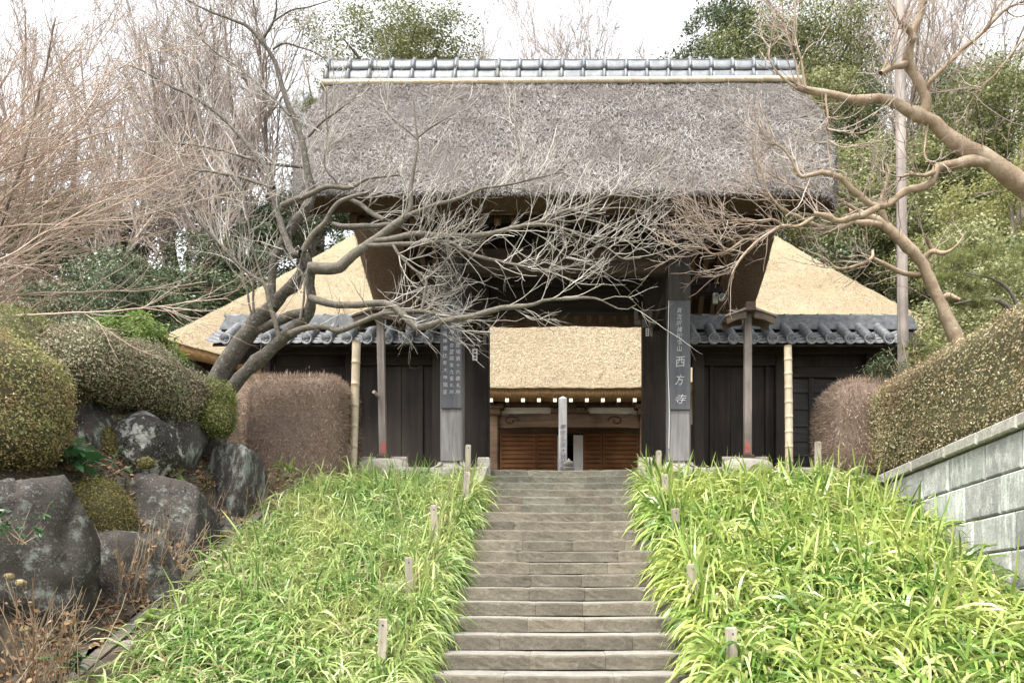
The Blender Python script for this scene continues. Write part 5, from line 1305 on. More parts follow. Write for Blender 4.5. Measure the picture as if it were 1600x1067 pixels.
cherry = [
 ([(320, 735, 27), (330, 650, 24), (341, 595, 22), (368, 548, 20.5), (399, 507, 19), (424, 480, 16), (444, 457, 13), (463, 438, 12), (478, 412, 12), (481, 392, 11)], 13.4, 12.3),
 ([(335, 735, 18), (350, 645, 17), (358, 612, 16), (383, 583, 14.5), (424, 546, 14), (453, 519, 13.5), (480, 493, 14), (486, 471, 11.5), (485, 445, 10.5), (484, 419, 10.5), (476, 396, 10)], 13.3, 12.25),
 ([(408, 515, 9), (430, 505, 9), (455, 492, 9.5), (478, 488, 10)], 12.9, 12.6),
 ([(470, 398, 8.5), (458, 396, 8), (446, 371, 7), (438, 348, 6.6), (431, 323, 6.3), (426, 298, 6), (419, 267, 5.2), (397, 239, 4.6), (369, 205, 4.2), (343, 180, 3.6), (304, 152, 3.0), (265, 135, 2.4), (225, 112, 1.9), (200, 101, 1.3)], 12.3, 12.9),
 ([(290, 147, 1.6), (284, 128, 1.5), (279, 110, 1.4), (269, 96, 1)], 12.8, 12.8),
 ([(427, 482, 9), (424, 440, 8.5), (430, 402, 8.5), (452, 360, 9.5), (478, 328, 9), (488, 300, 7.5), (481, 270, 7), (470, 211, 6.3), (453, 169, 5.6), (439, 132, 5), (428, 93, 4.6), (408, 63, 4.4), (386, 42, 3.4), (357, 29, 2.6), (329, 20, 2.0), (293, 0, 1.6), (270, -15, 1)], 12.7, 12.2),
 ([(410, 62, 3), (425, 39, 2.4), (430, 20, 2), (432, -5, 1.4)], 12.3, 12.1), ([(427, 34, 1.8), (453, 17, 1.5), (481, 11, 1.3), (518, 1, .9)], 12.2, 12.0),
 ([(426, 78, 2.2), (445, 69, 2), (476, 77, 1.6), (504, 90, 1.4), (521, 112, 1)], 12.3, 12.1),
 ([(454, 182, 3), (425, 152, 2.4), (380, 112, 2.1), (341, 84, 1.8), (312, 59, 1.5), (290, 34, 1)], 12.35, 12.8),
 ([(480, 262, 3.4), (440, 258, 3), (408, 253, 2.7), (369, 242, 2.4), (327, 231, 2), (284, 226, 1.6), (256, 223, 1)], 12.5, 12.9),
 ([(428, 294, 3.6), (397, 284, 3.3), (363, 275, 2.8), (327, 268, 2.4), (290, 263, 2), (259, 247, 1.3)], 12.3, 12.7),
 ([(440, 322, 6), (460, 313, 5.8), (480, 305, 5.2), (514, 291, 4.6), (547, 293, 3.6), (578, 278, 2.6), (623, 274, 2)], 12.4, 12.1),
 ([(482, 418, 12), (508, 419, 11.5), (530, 418, 11), (541, 408, 10), (559, 393, 9.5), (590, 371, 8.5), (618, 350, 8), (637, 334, 6.5), (643, 315, 4.5), (642, 292, 4), (647, 262, 3.4), (652, 217, 2.4), (645, 159, 1.5)], 12.2, 12.0),
 ([(632, 340, 4.5), (655, 328, 4.2), (678, 321, 4), (713, 312, 3.6), (745, 297, 3), (783, 291, 2.4), (817, 282, 2), (881, 269, 1.2)], 12.05, 11.9),
 ([(585, 376, 6), (620, 372, 5.6), (655, 366, 5.6), (701, 369, 5.8), (742, 368, 5.4), (783, 362, 5), (817, 353, 4.2), (852, 344, 3.8), (881, 331, 3.4), (916, 320, 2.8), (945, 309, 2), (992, 293, 1.2)], 12.1, 11.8),
 ([(817, 353, 4), (852, 351, 3.3), (890, 360, 2.6), (925, 369, 2), (954, 373, 1.7), (998, 372, 1)], 11.9, 11.7),
 ([(862, 342, 2.4), (895, 345, 1.8), (942, 328, 1.6), (977, 324, 1.3), (1000, 328, 1.2), (1022, 334, .8)], 11.9, 11.7),
 ([(890, 360, 2), (925, 378, 1.8), (950, 388, 1.5), (975, 405, 1.3), (1002, 404, .9)], 11.8, 11.6),
 ([(575, 384, 5), (620, 382, 4.6), (666, 381, 4.4), (701, 378, 3.8), (722, 392, 3.5), (754, 402, 3.3), (794, 411, 2.8), (823, 417, 2.4), (852, 424, 1.8), (880, 405, 1.2), (895, 395, .8)], 12.1, 11.7),
 ([(615, 383, 3.2), (625, 400, 3), (645, 420, 2.6), (666, 437, 2.6), (663, 460, 3), (658, 488, 3.2)], 12.05, 12.0), ([(667, 436, 2.4), (690, 415, 2), (702, 395, 1.5)], 12.0, 11.9),
 ([(484, 466, 8), (500, 471, 7.5), (525, 476, 7), (567, 475, 6.6), (598, 472, 6.8), (620, 483, 7), (638, 500, 7.4), (652, 512, 7.4), (680, 505, 6.5), (716, 498, 6), (751, 491, 5.8), (783, 482, 5.2), (815, 478, 4.6), (832, 476, 3.6), (852, 468, 3), (881, 466, 3), (916, 464, 2.8), (937, 468, 2), (952, 476, 1.4), (975, 485, 1.2), (995, 477, .8)], 12.2, 11.6),
 ([(452, 522, 7), (474, 514, 6.2), (508, 511, 5.6), (530, 518, 6.2), (559, 506, 5.2), (592, 493, 4.8), (623, 489, 4.4), (657, 486, 4), (690, 493, 3.6), (716, 498, 3.2)], 12.4, 11.9),
 ([(436, 526, 5), (430, 505, 4.8), (424, 483, 4.6), (412, 444, 4.2), (393, 430, 3.2), (367, 407, 2.8), (337, 376, 2.5), (300, 334, 2), (285, 310, 1)], 12.2, 11.9),
 ([(411, 440, 2.6), (396, 390, 2.3), (387, 343, 2), (381, 300, 1.6), (356, 270, 1)], 12.1, 12.0),
 ([(394, 490, 2), (384, 450, 2.2), (375, 420, 2), (360, 395, 1.5), (330, 370, 1)], 12.4, 12.6), ([(396, 488, 2.4), (396, 450, 2.4), (398, 415, 2), (385, 400, 1.8), (360, 375, 1.5), (352, 350, 1)], 12.3, 12.2),
 ([(474, 393, 6), (491, 365, 5.2), (508, 346, 4.6), (519, 329, 4), (539, 312, 4), (576, 300, 3)], 12.25, 12.0), ([(545, 310, 4), (564, 320, 5), (581, 334, 5), (600, 345, 5)], 12.4, 12.2), ([(520, 350, 4), (542, 354, 5), (581, 353, 5), (610, 350, 4)], 12.5, 12.1),
 ([(476, 440, 4), (470, 425, 2.6), (455, 405, 2), (440, 385, 1.5)], 12.1, 12.0), ([(470, 500, 2.4), (474, 470, 2.2), (476, 440, 2)], 12.1, 12.1),
 ([(527, 285, 2.2), (508, 260, 2.2), (512, 220, 1.9), (509, 175, 1.5), (511, 140, 1)], 12.2, 12.0), ([(482, 214, 3), (505, 190, 2.4), (530, 172, 1.8), (556, 150, 1)], 12.2, 12.0),
 ([(652, 217, 2), (625, 195, 1.6), (600, 170, 1)], 12.0, 12.0), ([(652, 214, 2), (680, 195, 1.5), (710, 178, 1)], 12.0, 11.9), ([(817, 282, 1.6), (812, 240, 1.4), (805, 205, 1.1), (808, 175, .8)], 11.9, 11.9), ([(745, 297, 1.6), (742, 262, 1.4), (738, 235, .9)], 12, 12),
]
wts = [.35, .25, .1, 1, .5, 1, .7, .7, 1, 1, 1.2, 1.2, 1, .9, 1.5, 1.8, 1.2, .8, .8, 2.4, 2.4, 2.0, 1.4, 1.3, .9, 1, 1, 1, 1.0, 1, 1, .8, .6, .9, .9, .7, .7, .7, .7]
build_tree('bare_tree', 'leaning bare grey tree with twin trunks and tangled twigs, left of the gate', P(328, 735, 13.4), cherry, 'bark_cherry', 'bark_limb', 'twig_pale', 4,
           [(330, (.35, 1.05), .0085, (25, 60), 8, .12), (1400, (.22, .68), .0050, (20, 50), 7, .1), (1300, (.1, .32), .0038, (20, 50), 5, .2)], wob=.14, up=.035, dbias=(.08, 0, .26), wts=wts[:len(cherry)] + [1] * (len(cherry) - len(wts)), rscale=.78, cut=13.2, dark=(2, 3, 4, 5, 6, 7, 8, 9, 10))  # dark: backlit tone of the upper limbs put into a darker bark

myrtle = [
 ([(1512, 760, 17), (1505, 600, 16), (1494, 530, 15.5), (1473, 483, 13), (1452, 436, 12), (1440, 409, 11.5), (1415, 383, 12), (1380, 352, 10.5), (1355, 338, 8.5), (1325, 332, 7)], 14.6, 14.0),
 ([(1375, 352, 7), (1336, 347, 6), (1311, 355, 5.4), (1291, 357, 5), (1268, 350, 4.6), (1243, 338, 4), (1220, 326, 3.4), (1205, 313, 2.6), (1187, 298, 1.4)], 14.1, 13.0),
 ([(1270, 340, 4), (1248, 353, 3.6), (1222, 355, 3.4), (1207, 361, 3.2), (1182, 379, 2.8), (1162, 399, 2.4), (1152, 412, 2.2), (1142, 430, 1.2)], 13.1, 12.6),
 ([(1186, 376, 2.6), (1164, 375, 2.5), (1149, 384, 2.3), (1134, 394, 2.1), (1114, 397, 1.9), (1096, 387, 1.7), (1058, 384, 1.3), (1038, 376, .8)], 12.9, 12.4),
 ([(1149, 382, 2.2), (1144, 374, 2), (1114, 365, 1.8), (1090, 350, 1.4), (1070, 335, .9)], 12.8, 12.4),
 ([(1222, 352, 2.6), (1207, 344, 2.4), (1177, 347, 2.1), (1152, 345, 1.9), (1126, 345, 1.6), (1101, 347, 1.4), (1063, 338, .9)], 13.0, 12.4),
 ([(1452, 430, 5.5), (1420, 428, 5), (1395, 420, 4.5), (1375, 410, 3.8), (1363, 403, 3)], 14.4, 14.0), ([(1364, 391, 2.4), (1362, 404, 3.2), (1339, 414, 3), (1311, 419, 2.6), (1288, 404, 2), (1248, 386, 1.2)], 14.0, 13.5),
 ([(1443, 412, 6), (1450, 398, 6), (1460, 392, 5), (1475, 395, 4), (1492, 385, 2.5), (1510, 362, 1.4)], 14.4, 14.0), ([(1460, 392, 3), (1450, 378, 4), (1446, 370, 4)], 14.3, 14.2),
 ([(1470, 470, 6), (1483, 462, 5.5), (1500, 468, 2.5)], 14.4, 14.2), ([(1385, 350, 5), (1378, 320, 5), (1384, 290, 3.5), (1392, 262, 2)], 14.1, 13.8),
 ([(1350, 335, 4), (1320, 318, 3), (1280, 300, 2.2), (1240, 290, 1.5), (1200, 270, 1)], 14, 13), ([(1222, 328, 2.2), (1200, 300, 1.8), (1188, 260, 1.5), (1176, 220, 1)], 13.1, 12.9),
]
build_tree('smooth_bark_tree', 'bare crooked tan tree rising from behind the right hedge', P(1512, 760, 14.6), myrtle, 'bark_smooth', 'bark_smooth', 'twig_tan', 9,
           [(150, (.3, .9), .0095, (20, 60), 7, .15), (560, (.15, .5), .0066, (20, 60), 6, .1), (620, (.06, .2), .0055, (25, 70), 4, .2)], wob=.15, up=.05, dbias=(-.25, 0, .05), wts=[.3, 1, 1, 1.6, 1.5, 1.6, .6, .8, .7, .4, .3, .8, 1, 1], rscale=.82)

big = [
 ([(1800, 720, 38), (1790, 560, 34), (1755, 440, 30), (1690, 360, 25), (1640, 318, 22), (1600, 291, 20), (1557, 259, 18), (1521, 236, 16), (1481, 213, 14), (1456, 191, 13), (1433, 180, 11.5), (1405, 166, 10.5), (1377, 152, 9.5), (1338, 156, 8.5), (1304, 149, 7.5), (1262, 141, 6.6), (1245, 135, 5.5)], 11.3, 10.6),
 ([(1445, 186, 11.5), (1446, 152, 11), (1430, 118, 10.5), (1420, 96, 11), (1425, 65, 9), (1434, 31, 7.5), (1442, -5, 7), (1446, -40, 6)], 10.9, 10.5),
 ([(1416, 101, 7), (1400, 104, 6.5), (1388, 107, 6), (1375, 115, 5.5)], 10.7, 10.5), ([(1428, 62, 7), (1422, 50, 6.5), (1412, 42, 6), (1404, 34, 4)], 10.6, 10.5),
 ([(1449, 140, 4.6), (1452, 128, 4.4), (1473, 107, 4.2), (1501, 81, 3.8), (1529, 56, 3.4), (1549, 36, 3), (1574, 14, 2.4), (1600, 3, 1.8), (1625, -5, 1)], 10.8, 10.3), ([(1545, 40, 2.2), (1553, 20, 1.8), (1575, -8, 1.2)], 10.4, 10.3),
 ([(1545, 254, 11), (1520, 253, 9.5), (1495, 257, 9.5), (1465, 263, 9.5), (1457, 282, 8.5), (1440, 293, 8), (1417, 298, 7.8), (1400, 311, 7.6), (1384, 322, 7.4), (1364, 323, 7), (1352, 313, 6.2), (1329, 295, 5.6), (1311, 278, 5.2), (1281, 269, 4.6), (1253, 276, 3.4), (1240, 262, 2)], 11.0, 10.5),
 ([(1372, 324, 6.5), (1350, 334, 6.2), (1334, 338, 6), (1311, 345, 5.6), (1291, 337, 4.8), (1271, 333, 4)], 10.6, 10.5),
 ([(1459, 270, 5), (1445, 274, 3.4), (1425, 272, 3), (1407, 276, 2.2)], 10.8, 10.6), ([(1250, 136, 4), (1245, 110, 2), (1236, 75, 1.6), (1225, 40, 1.2), (1222, 0, .8)], 10.6, 10.5), ([(1260, 139, 3), (1250, 90, 1.8), (1240, 40, 1.4), (1245, -10, 1)], 10.6, 10.5),
 ([(1246, 138, 2.4), (1215, 115, 1.8), (1200, 85, 1.3), (1210, 50, .8)], 10.6, 10.5), ([(1290, 148, 2), (1293, 190, 1.8), (1295, 235, 1.6), (1297, 270, 1.3)], 10.6, 10.6), ([(1376, 114, 2), (1390, 85, 1.6), (1400, 50, 1.3), (1420, 20, .8)], 10.5, 10.5), ([(1405, 36, 2), (1390, 10, 1.6), (1380, -20, 1)], 10.5, 10.5),
 ([(1253, 276, 2.6), (1236, 250, 2), (1220, 230, 1.5), (1200, 225, 1)], 10.5, 10.4), ([(1450, 195, 2), (1445, 230, 1.7), (1448, 250, 1.3), (1462, 262, .8)], 10.9, 10.8), ([(1600, 60, 2), (1560, 110, 1.6), (1530, 140, 1.2), (1510, 170, .8)], 10.3, 10.6),
]
build_tree('smooth_bark_tree', 'massive tan bare limb reaching in from the right edge above the hedge', P(1800, 720, 11.3), big, 'bark_smooth', 'bark_smooth', 'twig_tan', 15,
           [(210, (.3, 1.0), .0078, (25, 70), 7, .25), (560, (.15, .55), .0052, (20, 60), 6, .1), (420, (.08, .25), .0044, (25, 60), 4, .2)], wob=.14, up=.10, dbias=(-.1, 0, .12), wts=[.35, .4, .5, .5, 1, 1, .6, .8, 1, .6, .6, .6, 1, 1.2, 1.2, 1.3, .8, .8], rscale=.87)

# spreading bare shrub at the left edge: long fine stems sweeping up to the right
rnd = np.random.RandomState(77); shr = []
for i in range(46):
    y0 = rnd.uniform(310, 500); a = np.radians(rnd.uniform(6, 62) if y0 > 400 else rnd.uniform(15, 66)); L = rnd.uniform(260, 520); d0 = rnd.uniform(9.6, 11.5); r0 = rnd.uniform(1.5, 3.0)
    x, y = -130 + rnd.uniform(-30, 40), y0 + 20; pts = [(x, y, r0)]
    for k in range(1, 6):
        a += rnd.normal(0, .10) - .015; x += math.cos(a) * L / 5; y -= math.sin(a) * L / 5; pts.append((x, y, r0 * (1 - .17 * k)))
    shr.append((pts, d0, d0 + rnd.uniform(-.8, .8)))
shr += [([(-130, 720, 20), (-135, 620, 18), (-130, 520, 14), (-120, 420, 9), (-90, 300, 6)], 10.4, 10.4), ([(-132, 600, 10), (-100, 520, 7), (-40, 430, 5), (20, 300, 3.4), (60, 150, 2.2), (90, 20, 1.2)], 10.4, 10.2)]
build_tree('bare_shrub', 'spreading pinkish bare tree filling the upper left corner with fine stems', P(-130, 720, 10.4), shr, 'bark_far', 'twig_pink', 'twig_pink', 21,
           [(800, (.4, 1.15), .0064, (14, 42), 7, .15), (2000, (.2, .65), .0046, (14, 42), 6, .1), (1500, (.1, .3), .004, (15, 45), 4, .2)], wob=.09, up=.035, dbias=(.22, 0, .04))

# utility pole
pole_b = P(1413, 736, 15.2); pole_t = P(1404, -120, 15.2)
up_ = thing('utility_pole', pole_b, 'pale weathered wooden pole standing before the right tiled wall roof', 'pole')
pts = [pole_b + (pole_t - pole_b) * t for t in np.linspace(0, 1, 8)]
MB().tube(pts, [.105 - .022 * t for t in np.linspace(0, 1, 8)], 14).build('shaft', M['pole'], up_, True)

# ------------------------------------------------------------------ shrubs and evergreens
def crown_mesh(name, lobes, nleaf, size, mat, seed, aspect=.55, shell=.35, up=.4):
    rnd = np.random.RandomState(seed); vols = np.array([np.prod(h) ** (2 / 3) for _, h in lobes]); P_, N_ = [], []
    for (c, h), k in zip(lobes, (nleaf * vols / vols.sum()).astype(int)):
        # clumps on the lobe shell, leaves gathered round each clump
        nc = max(6, k // 45); s = norm(rnd.normal(size=(nc, 3)) + [0, 0, .25]); cc = np.asarray(c) + s * np.asarray(h) * rnd.uniform(1 - shell, 1.08, (nc, 1))
        i = rnd.randint(0, nc, k); off = rnd.normal(size=(k, 3)) * np.asarray(h).mean() * .17 * [1, 1, .6]
        P_.append(cc[i] + off); N_.append(norm(s[i] * .6 + [0, 0, up] + rnd.normal(0, .55, (k, 3))))
    p, n_ = np.vstack(P_), np.vstack(N_)
    v, f = leaf_quads(p, n_, rnd.uniform(size * .6, size * 1.35, len(p)), rnd, aspect)
    return mesh_from(name, v, f, M[mat])
def trunk_mesh(name, H, r, lobes, mat, seed):
    rnd = np.random.RandomState(seed); parts = []
    pts = spline([(0, 0, -1.5), (.1 * r, 0, H * .3), (-.3 * r, .2 * r, H * .62), (0, 0, H * .9)], 14); parts.append(tubes(pts[None], np.linspace(r, r * .25, 14)[None], 8))
    L = []
    for c, h in lobes:
        s = pts[rnd.randint(4, 10)]; m = (s + np.asarray(c)) / 2 + [0, 0, -.1 * H * .3]; L.append(spline([s, m, c], 8))
    L = np.array(L); parts.append(tubes(L, np.linspace(r * .45, r * .1, 8)[None].repeat(len(L), 0), 6)); v, f = join(parts)
    return mesh_from(name, v, f, M[mat], True)
def lobes_for(shape, seed):
    rnd = np.random.RandomState(seed); out = []
    H, R, n, z0 = shape
    for i in range(n):
        t = rnd.uniform(0, 1); z = z0 + (H - z0) * t; rr = R * (math.sin(math.pi * (.18 + .78 * t)) ** .8); a = rnd.uniform(0, 2 * math.pi); q = rnd.uniform(.25, .85) * rr
        s = R * rnd.uniform(.26, .44); out.append(((math.cos(a) * q, math.sin(a) * q, z - s * .3), (s, s, s * .72)))
    return out
TREES = {}
def tree_kind(key, shape, nleaf, size, leaf, seed, trunk_r):
    lb = lobes_for(shape, seed); TREES[key] = (crown_mesh('crown', lb, nleaf, size, leaf, seed), trunk_mesh('trunk', shape[0], trunk_r, lb, 'bark_far', seed))
tree_kind('round', (10, 5.2, 22, 3.2), 58000, .06, 'leaf_olive', 3, .35)
tree_kind('tall', (12, 3.6, 22, 2.5), 48000, .066, 'leaf_dark', 5, .3)
tree_kind('light', (9, 4.0, 20, 1.5), 50000, .06, 'leaf_light', 7, .28)
tree_kind('yellow', (6, 3.0, 16, .6), 30000, .049, 'leaf_yellow', 8, .2)
tree_kind('bush', (4.0, 3.0, 15, .2), 30000, .049, 'leaf_dark', 9, .15)
tree_kind('bushg', (4.0, 2.8, 15, .2), 30000, .046, 'leaf_light', 19, .15)
def evergreen(key, px, pytop, d, H, label, group=None, name='evergreen_tree', width=1.0, rz=0.0):
    """placed so that its top stands at the given pixel row; its foot goes down to the ground"""
    top = P(px, pytop, d); g = float(terrain(top[0], d)); hh = {'round': 10, 'tall': 12, 'light': 9, 'yellow': 6, 'bush': 4.0, 'bushg': 4.0}[key]
    full = top[2] - g; s = H / hh
    t = thing(name, (top[0], d, max(g, top[2] - H)), label, 'tree' if 'tree' in name else 'bush', group)
    base = top[2] - H
    c = inst('crown', TREES[key][0], (top[0], d, base), t, rot=(0, 0, rz), scale=(s * width, s * width, s))
    inst('trunk', TREES[key][1], (top[0], d, base), t, rot=(0, 0, rz), scale=(s * width, s * width, s))
    if base > g + .3:
        r = {'round': .35, 'tall': .3, 'light': .28, 'yellow': .2, 'bush': .15, 'bushg': .15}[key] * s * width
        MB().tube([(top[0], d, g - .5), (top[0], d, base + .2)], [r * 1.15, r], 8).build('lower_trunk', M['bark_far'], t, True)
    return t
evergreen('round', 625, 38, 50, 9.5, 'broad round-topped evergreen standing above the gate ridge', width=1.42, rz=2.2)
G1 = 'evergreens behind the right side'
spots = [('tall', 1150, 10, 46, 13, 'tall dark evergreen above the right end of the ridge', 1.2, .4), ('round', 1240, 20, 44, 12, 'dark olive evergreen crown behind the big limb at the top', 1.0, 2.0), ('tall', 1330, 150, 40, 10, 'dark evergreen just right of the gate roof edge', 1.1, 1.2),
         ('light', 1300, 130, 38, 10, 'light green leafy tree beside the gate roof edge', .9, .3), ('light', 1450, 220, 38, 11, 'light green tree behind the utility pole and limb', 1.1, 2.2), ('round', 1560, 110, 38, 12, 'big olive evergreen at the upper right corner', 1.0, .9),
         ('yellow', 1600, 190, 25, 6, 'yellow-green bush at the right edge under the big limb', 1.1, .5), ('yellow', 1580, 290, 24, 5, 'yellow-green bush above the right hedge', 1.0, 2.5), ('tall', 1480, 120, 42, 11, 'slender dark evergreen at the upper right', 1.0, 3.0),
         ('bush', 1310, 340, 40, 6, 'dark bush just above the right slope of the hall roof', 1.2, 0), ('bush', 1420, 380, 38, 6, 'dark bush behind the lower utility pole', 1.1, 1.4), ('bush', 1600, 400, 22, 4.2, 'dark bush over the far end of the right hedge', 1.0, 2.0),
         ('bushg', 1545, 370, 22, 4.2, 'mid-green bush behind the crooked tan trunk', 1.0, 4.0), ('light', 1390, 290, 37, 8, 'light green tree between the pole and the gate', 1.0, 4.4), ('bushg', 1540, 440, 19, 3.2, 'green bush peeping over the hedge beside the tan trunk', 1.0, .4)]
for key, px, py, d, H, lab, wd, rz in spots:
    evergreen(key, px, py, d, H, lab, G1, 'evergreen_bush' if key in ('bush', 'bushg', 'yellow') else 'evergreen_tree', wd, rz)
G2 = 'evergreen bushes on the left hillside'
for i, (px, py, d, H, wd, lab) in enumerate([(350, 390, 41, 5, 1.1, 'dark bush just left of the leaning trunks'), (180, 420, 34, 5, 1.2, 'dark bush above the bright green nandina'), (395, 330, 44, 6, 1.1, 'dark bush high on the slope behind the leaning tree'),
                                         (60, 330, 44, 7, 1.3, 'dark bush behind the pinkish shrub near the left edge'), (150, 345, 46, 7, 1.2, 'dark bush on the crest between the shrub and the grey wood'), (300, 440, 39, 5, 1.2, 'dark bush at the left corner of the hall roof'), (205, 455, 30, 4, 1.1, 'dark bush behind the glossy camellia'), (490, 300, 46, 6, 1.1, 'dark bush beside the left end of the gate roof')]):
    evergreen('bush', px, py, d, H, lab, G2, 'evergreen_bush', wd, i * 1.1)
evergreen('round', 486, 150, 47, 5, 'small olive evergreen just left of the gate roof', None, 'evergreen_tree', .7, 2.0)
evergreen('bush', 180, 428, 15.5, 2.6, 'glossy dark camellia behind the left azalea hedge', None, 'camellia_bush', .36, .3)

# feathery bright green nandina behind the azaleas
def feathery(px0, px1, pyt, pyb, d, n, size, mat, label, seed, name, cat):
    rnd = np.random.RandomState(seed); a, b2 = P(px0, pyb, d), P(px1, pyt, d); t = thing(name, ((a[0] + b2[0]) / 2, d, a[2] - .3), label, cat)
    w, h = b2[0] - a[0], b2[2] - a[2]; st = 14
    P0 = np.stack([a[0] + w * rnd.uniform(.1, .9, st), d + rnd.normal(0, .15, st), np.full(st, a[2] - .3)], -1); pa, ra = grow(P0, np.stack([rnd.normal(0, .3, st), rnd.normal(0, .2, st), np.ones(st)], -1), np.full(st, h * .95 + .2), np.full(st, .012), 6, .08, .05, rnd)
    v, f = tubes(pa, ra, 5); obj('stems', v, f, M['stem_dry'], t)
    k = 60; c = np.stack([a[0] + w * rnd.rand(k), d + rnd.normal(0, .2, k), a[2] + h * rnd.uniform(.2, 1, k) * 1.0], -1); c[:, 2] -= h * .9 * np.abs((c[:, 0] - a[0]) / w - .45) ** 1.3
    i = rnd.randint(0, k, n); out = norm(np.stack([rnd.normal(0, 1, n), rnd.normal(-.3, .8, n), rnd.uniform(-.3, .7, n)], -1)); L = rnd.uniform(size * .7, size * 1.4, n)
    v, f = blade_strips(c[i] + rnd.normal(0, .07, (n, 3)), out, L, L * .2, 4, np.full(n, .35), rnd); tag(obj('foliage', v, f, M[mat], t), kind='stuff')
feathery(150, 270, 492, 575, 13.6, 3600, .13, 'leaf_nandina', 'bright green feathery nandina behind the azalea hedge', 1, 'nandina', 'shrub')
feathery(1355, 1412, 560, 600, 14.6, 900, .10, 'leaf_dark', 'low dark green shrub behind the reddish hedge at the pole foot', 2, 'low_shrub', 'shrub')
feathery(1415, 1460, 520, 590, 14.8, 600, .12, 'leaf_pine', 'light green sprigs beside the pole foot behind the hedge', 3, 'low_shrub', 'shrub')

# garden pine: pads of needles on crooked branches
def pine(label):
    rnd = np.random.RandomState(31); base = P(1580, 700, 16.6); t = thing('garden_pine', base, label, 'tree')
    pads = [(1500, 405, .55), (1480, 435, .5), (1535, 400, .5), (1575, 425, .6), (1510, 450, .4), (1530, 475, .35), (1600, 390, .5), (1490, 470, .3)]
    limbs_ = [spline([base, P(1600, 560, 16.6), P(1590, 480, 16.5), P(1560, 440, 16.4), P(1500, 425, 16.2)], 16), spline([P(1598, 500, 16.5), P(1560, 470, 16.4), P(1520, 470, 16.2), P(1490, 475, 16.1)], 16)]
    v, f = tubes(np.array(limbs_), np.linspace(.07, .012, 16)[None].repeat(2, 0), 8); obj('trunk', v, f, M['bark_limb'], t, True)
    P_, D_ = [], []
    for px, py, s in pads:
        c = P(px, py, 16.3); k = 42; cc = c + np.stack([rnd.normal(0, s * .42, k), rnd.normal(0, s * .4, k), rnd.normal(0, s * .14, k)], -1)
        for q in cc:
            m = 38; P_.append(np.repeat(q[None], m, 0)); D_.append(norm(rnd.normal(size=(m, 3)) + [0, 0, .7]))
    P_, D_ = np.vstack(P_), np.vstack(D_); n = len(P_)
    v, f = blade_strips(P_, D_, rnd.uniform(.08, .15, n), np.full(n, .008), 3, np.zeros(n), rnd); tag(obj('needles', v, f, M['leaf_pine'], t), kind='stuff')
pine('clipped garden pine with bright needle pads behind the right hedge')

# ------------------------------------------------------------------ bare wood on the hill
def bare_mesh(seed, H=16, n1=26, n2=240, n3=900):
    rnd = np.random.RandomState(seed); ns = rnd.randint(1, 3)
    base = np.array([[rnd.normal(0, .15), 0, -1.0] for _ in range(ns)]); tr, rr = grow(base, np.stack([rnd.normal(0, .10, ns), rnd.normal(0, .10, ns), np.ones(ns)], -1), np.full(ns, H * .9), np.full(ns, .19), 14, .05, .03, rnd, .15)
    pos, T, r_ = pick(tr, rr, n1, rnd, .30, 1.0); a1, b1 = grow(pos, fork(T, 20, 50, rnd), rnd.uniform(2.2, 5.5, n1), r_ * .6, 9, .10, .07, rnd, .3)
    pos, T, r_ = pick(a1, b1, n2, rnd, .15, 1.0); a2, b2 = grow(pos, fork(T, 20, 50, rnd), rnd.uniform(.8, 2.2, n2), np.minimum(r_ * .7, .03), 6, .12, .06, rnd, .4)
    pos, T, r_ = pick(a2, b2, n3, rnd, .1, 1.0); a3, b3 = grow(pos, fork(T, 20, 55, rnd), rnd.uniform(.4, 1.3, n3), np.full(n3, .013), 5, .12, .04, rnd, .5)
    v, f = join([tubes(tr, rr, 7)]); m1 = mesh_from('trunk', v, f, M['bark_far'], True)
    v, f = join([tubes(a1, b1, 5), tubes(a2, b2, 3), tubes(a3, b3, 3)]); return m1, mesh_from('crown', v, f, M['twig_far'])
BARE = [bare_mesh(s) for s in (101, 102, 103, 104)]
rnd = np.random.RandomState(55)
def bare_tree(px, pytop, d, label, group, wd=1.0):
    top = P(px, pytop, d); g = float(terrain(top[0], d)); H = max(5.0, top[2] - g); s = H / 15.5; m1, m2 = BARE[rnd.randint(4)]
    t = thing('bare_tree', (top[0], d, g), label, 'tree', group); rz = rnd.uniform(0, 6.28); w = min(s, 1.15) * wd
    inst('trunk', m1, (top[0], d, g), t, rot=(0, 0, rz), scale=(w, w, s)); inst('crown', m2, (top[0], d, g), t, rot=(0, 0, rz), scale=(w, w, s))
LG = 'slender bare tree in the grey wood on the hill behind the left trees'
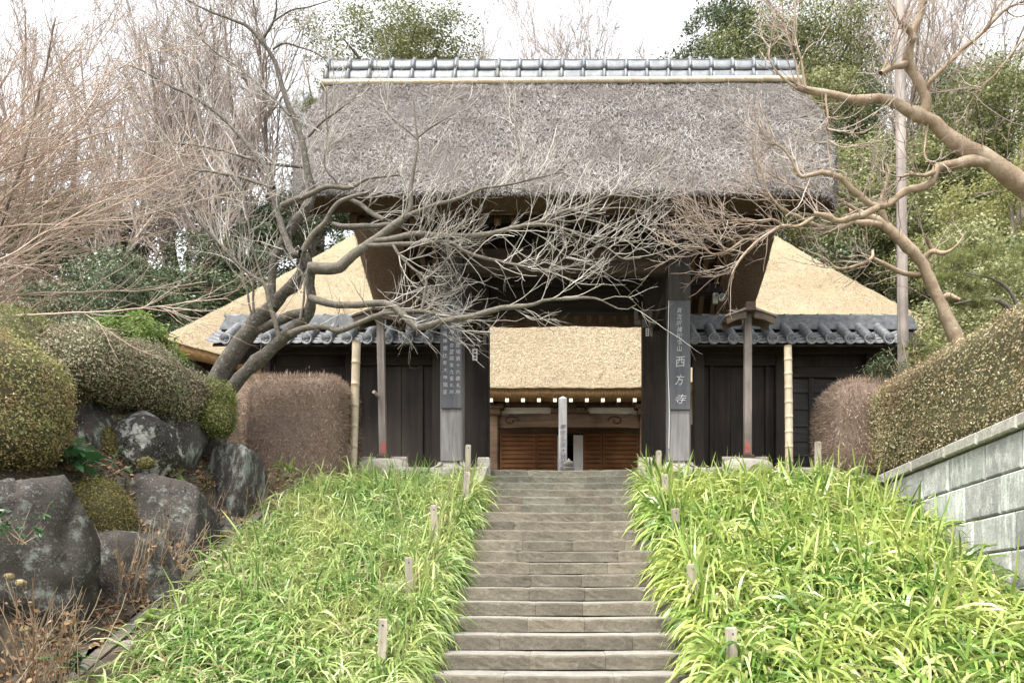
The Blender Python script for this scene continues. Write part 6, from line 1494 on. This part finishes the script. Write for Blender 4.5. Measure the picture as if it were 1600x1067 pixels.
for i in range(18):
    px = 20 + 500 * (i + rnd.uniform(-.6, .6)) / 18; bare_tree(px, rnd.uniform(-60, 110) + (40 if px > 400 else 0), rnd.uniform(38, 56), LG, 'bare wood on the left hill')
RG = 'bare grey tree among the evergreens at the upper right'
for px in (1075, 1290, 1345, 1385, 1440, 1475, 1520, 1560, 1600, 1360):
    bare_tree(px, rnd.uniform(-70, 10) if px > 1200 else 20, rnd.uniform(40, 54), RG, 'bare trees at the upper right')
CG = 'small distant bare tree top showing just above the ridge tiles'
for px in (770, 800, 835, 868, 900, 965, 1000, 1040):
    bare_tree(px, rnd.uniform(50, 84), rnd.uniform(56, 64), CG, 'distant bare tree tops over the ridge')
# tangled brown brush on the slopes: nobody could count it
def brush_field(name, label, n, pr, dr, seed):
    rnd = np.random.RandomState(seed); parts = []
    px = rnd.uniform(pr[0], pr[1], n); d = rnd.uniform(dr[0], dr[1], n); x = (px - CX) / F * d; g = terrain(x, d)
    m = 26; i = np.repeat(np.arange(n), m); N = len(i); sc_ = rnd.uniform(.8, 1.5, n)[i]
    b0 = np.stack([x[i] + rnd.normal(0, .8, N), d[i] + rnd.normal(0, .6, N), g[i] - .2], -1)
    a1, b1 = grow(b0, np.stack([rnd.normal(0, .5, N), rnd.normal(0, .4, N), np.ones(N)], -1), rnd.uniform(1.4, 4, N) * sc_, np.full(N, .024), 6, .15, -.02, rnd, .35)
    pos, T, r_ = pick(a1, b1, N * 5, rnd, .2, 1.0); a2, b2 = grow(pos, fork(T, 25, 65, rnd), rnd.uniform(.4, 1.5, N * 5), np.full(N * 5, .016), 3, .16, 0, rnd, .4)
    v, f = join([tubes(a1, b1, 3), tubes(a2, b2, 3)]); tag(obj(name, v, f, M['brush']), label, kind='stuff')
brush_field('brush', 'tangled bare brown brush on the left hillside', 90, (40, 520), (32.5, 42), 1)
brush_field('brush', 'tangled bare brown brush on the crest at the far left', 46, (-20, 270), (33, 43), 5)
brush_field('brush', 'tangled bare brown brush among the evergreens on the right', 26, (1270, 1640), (35, 42), 2)
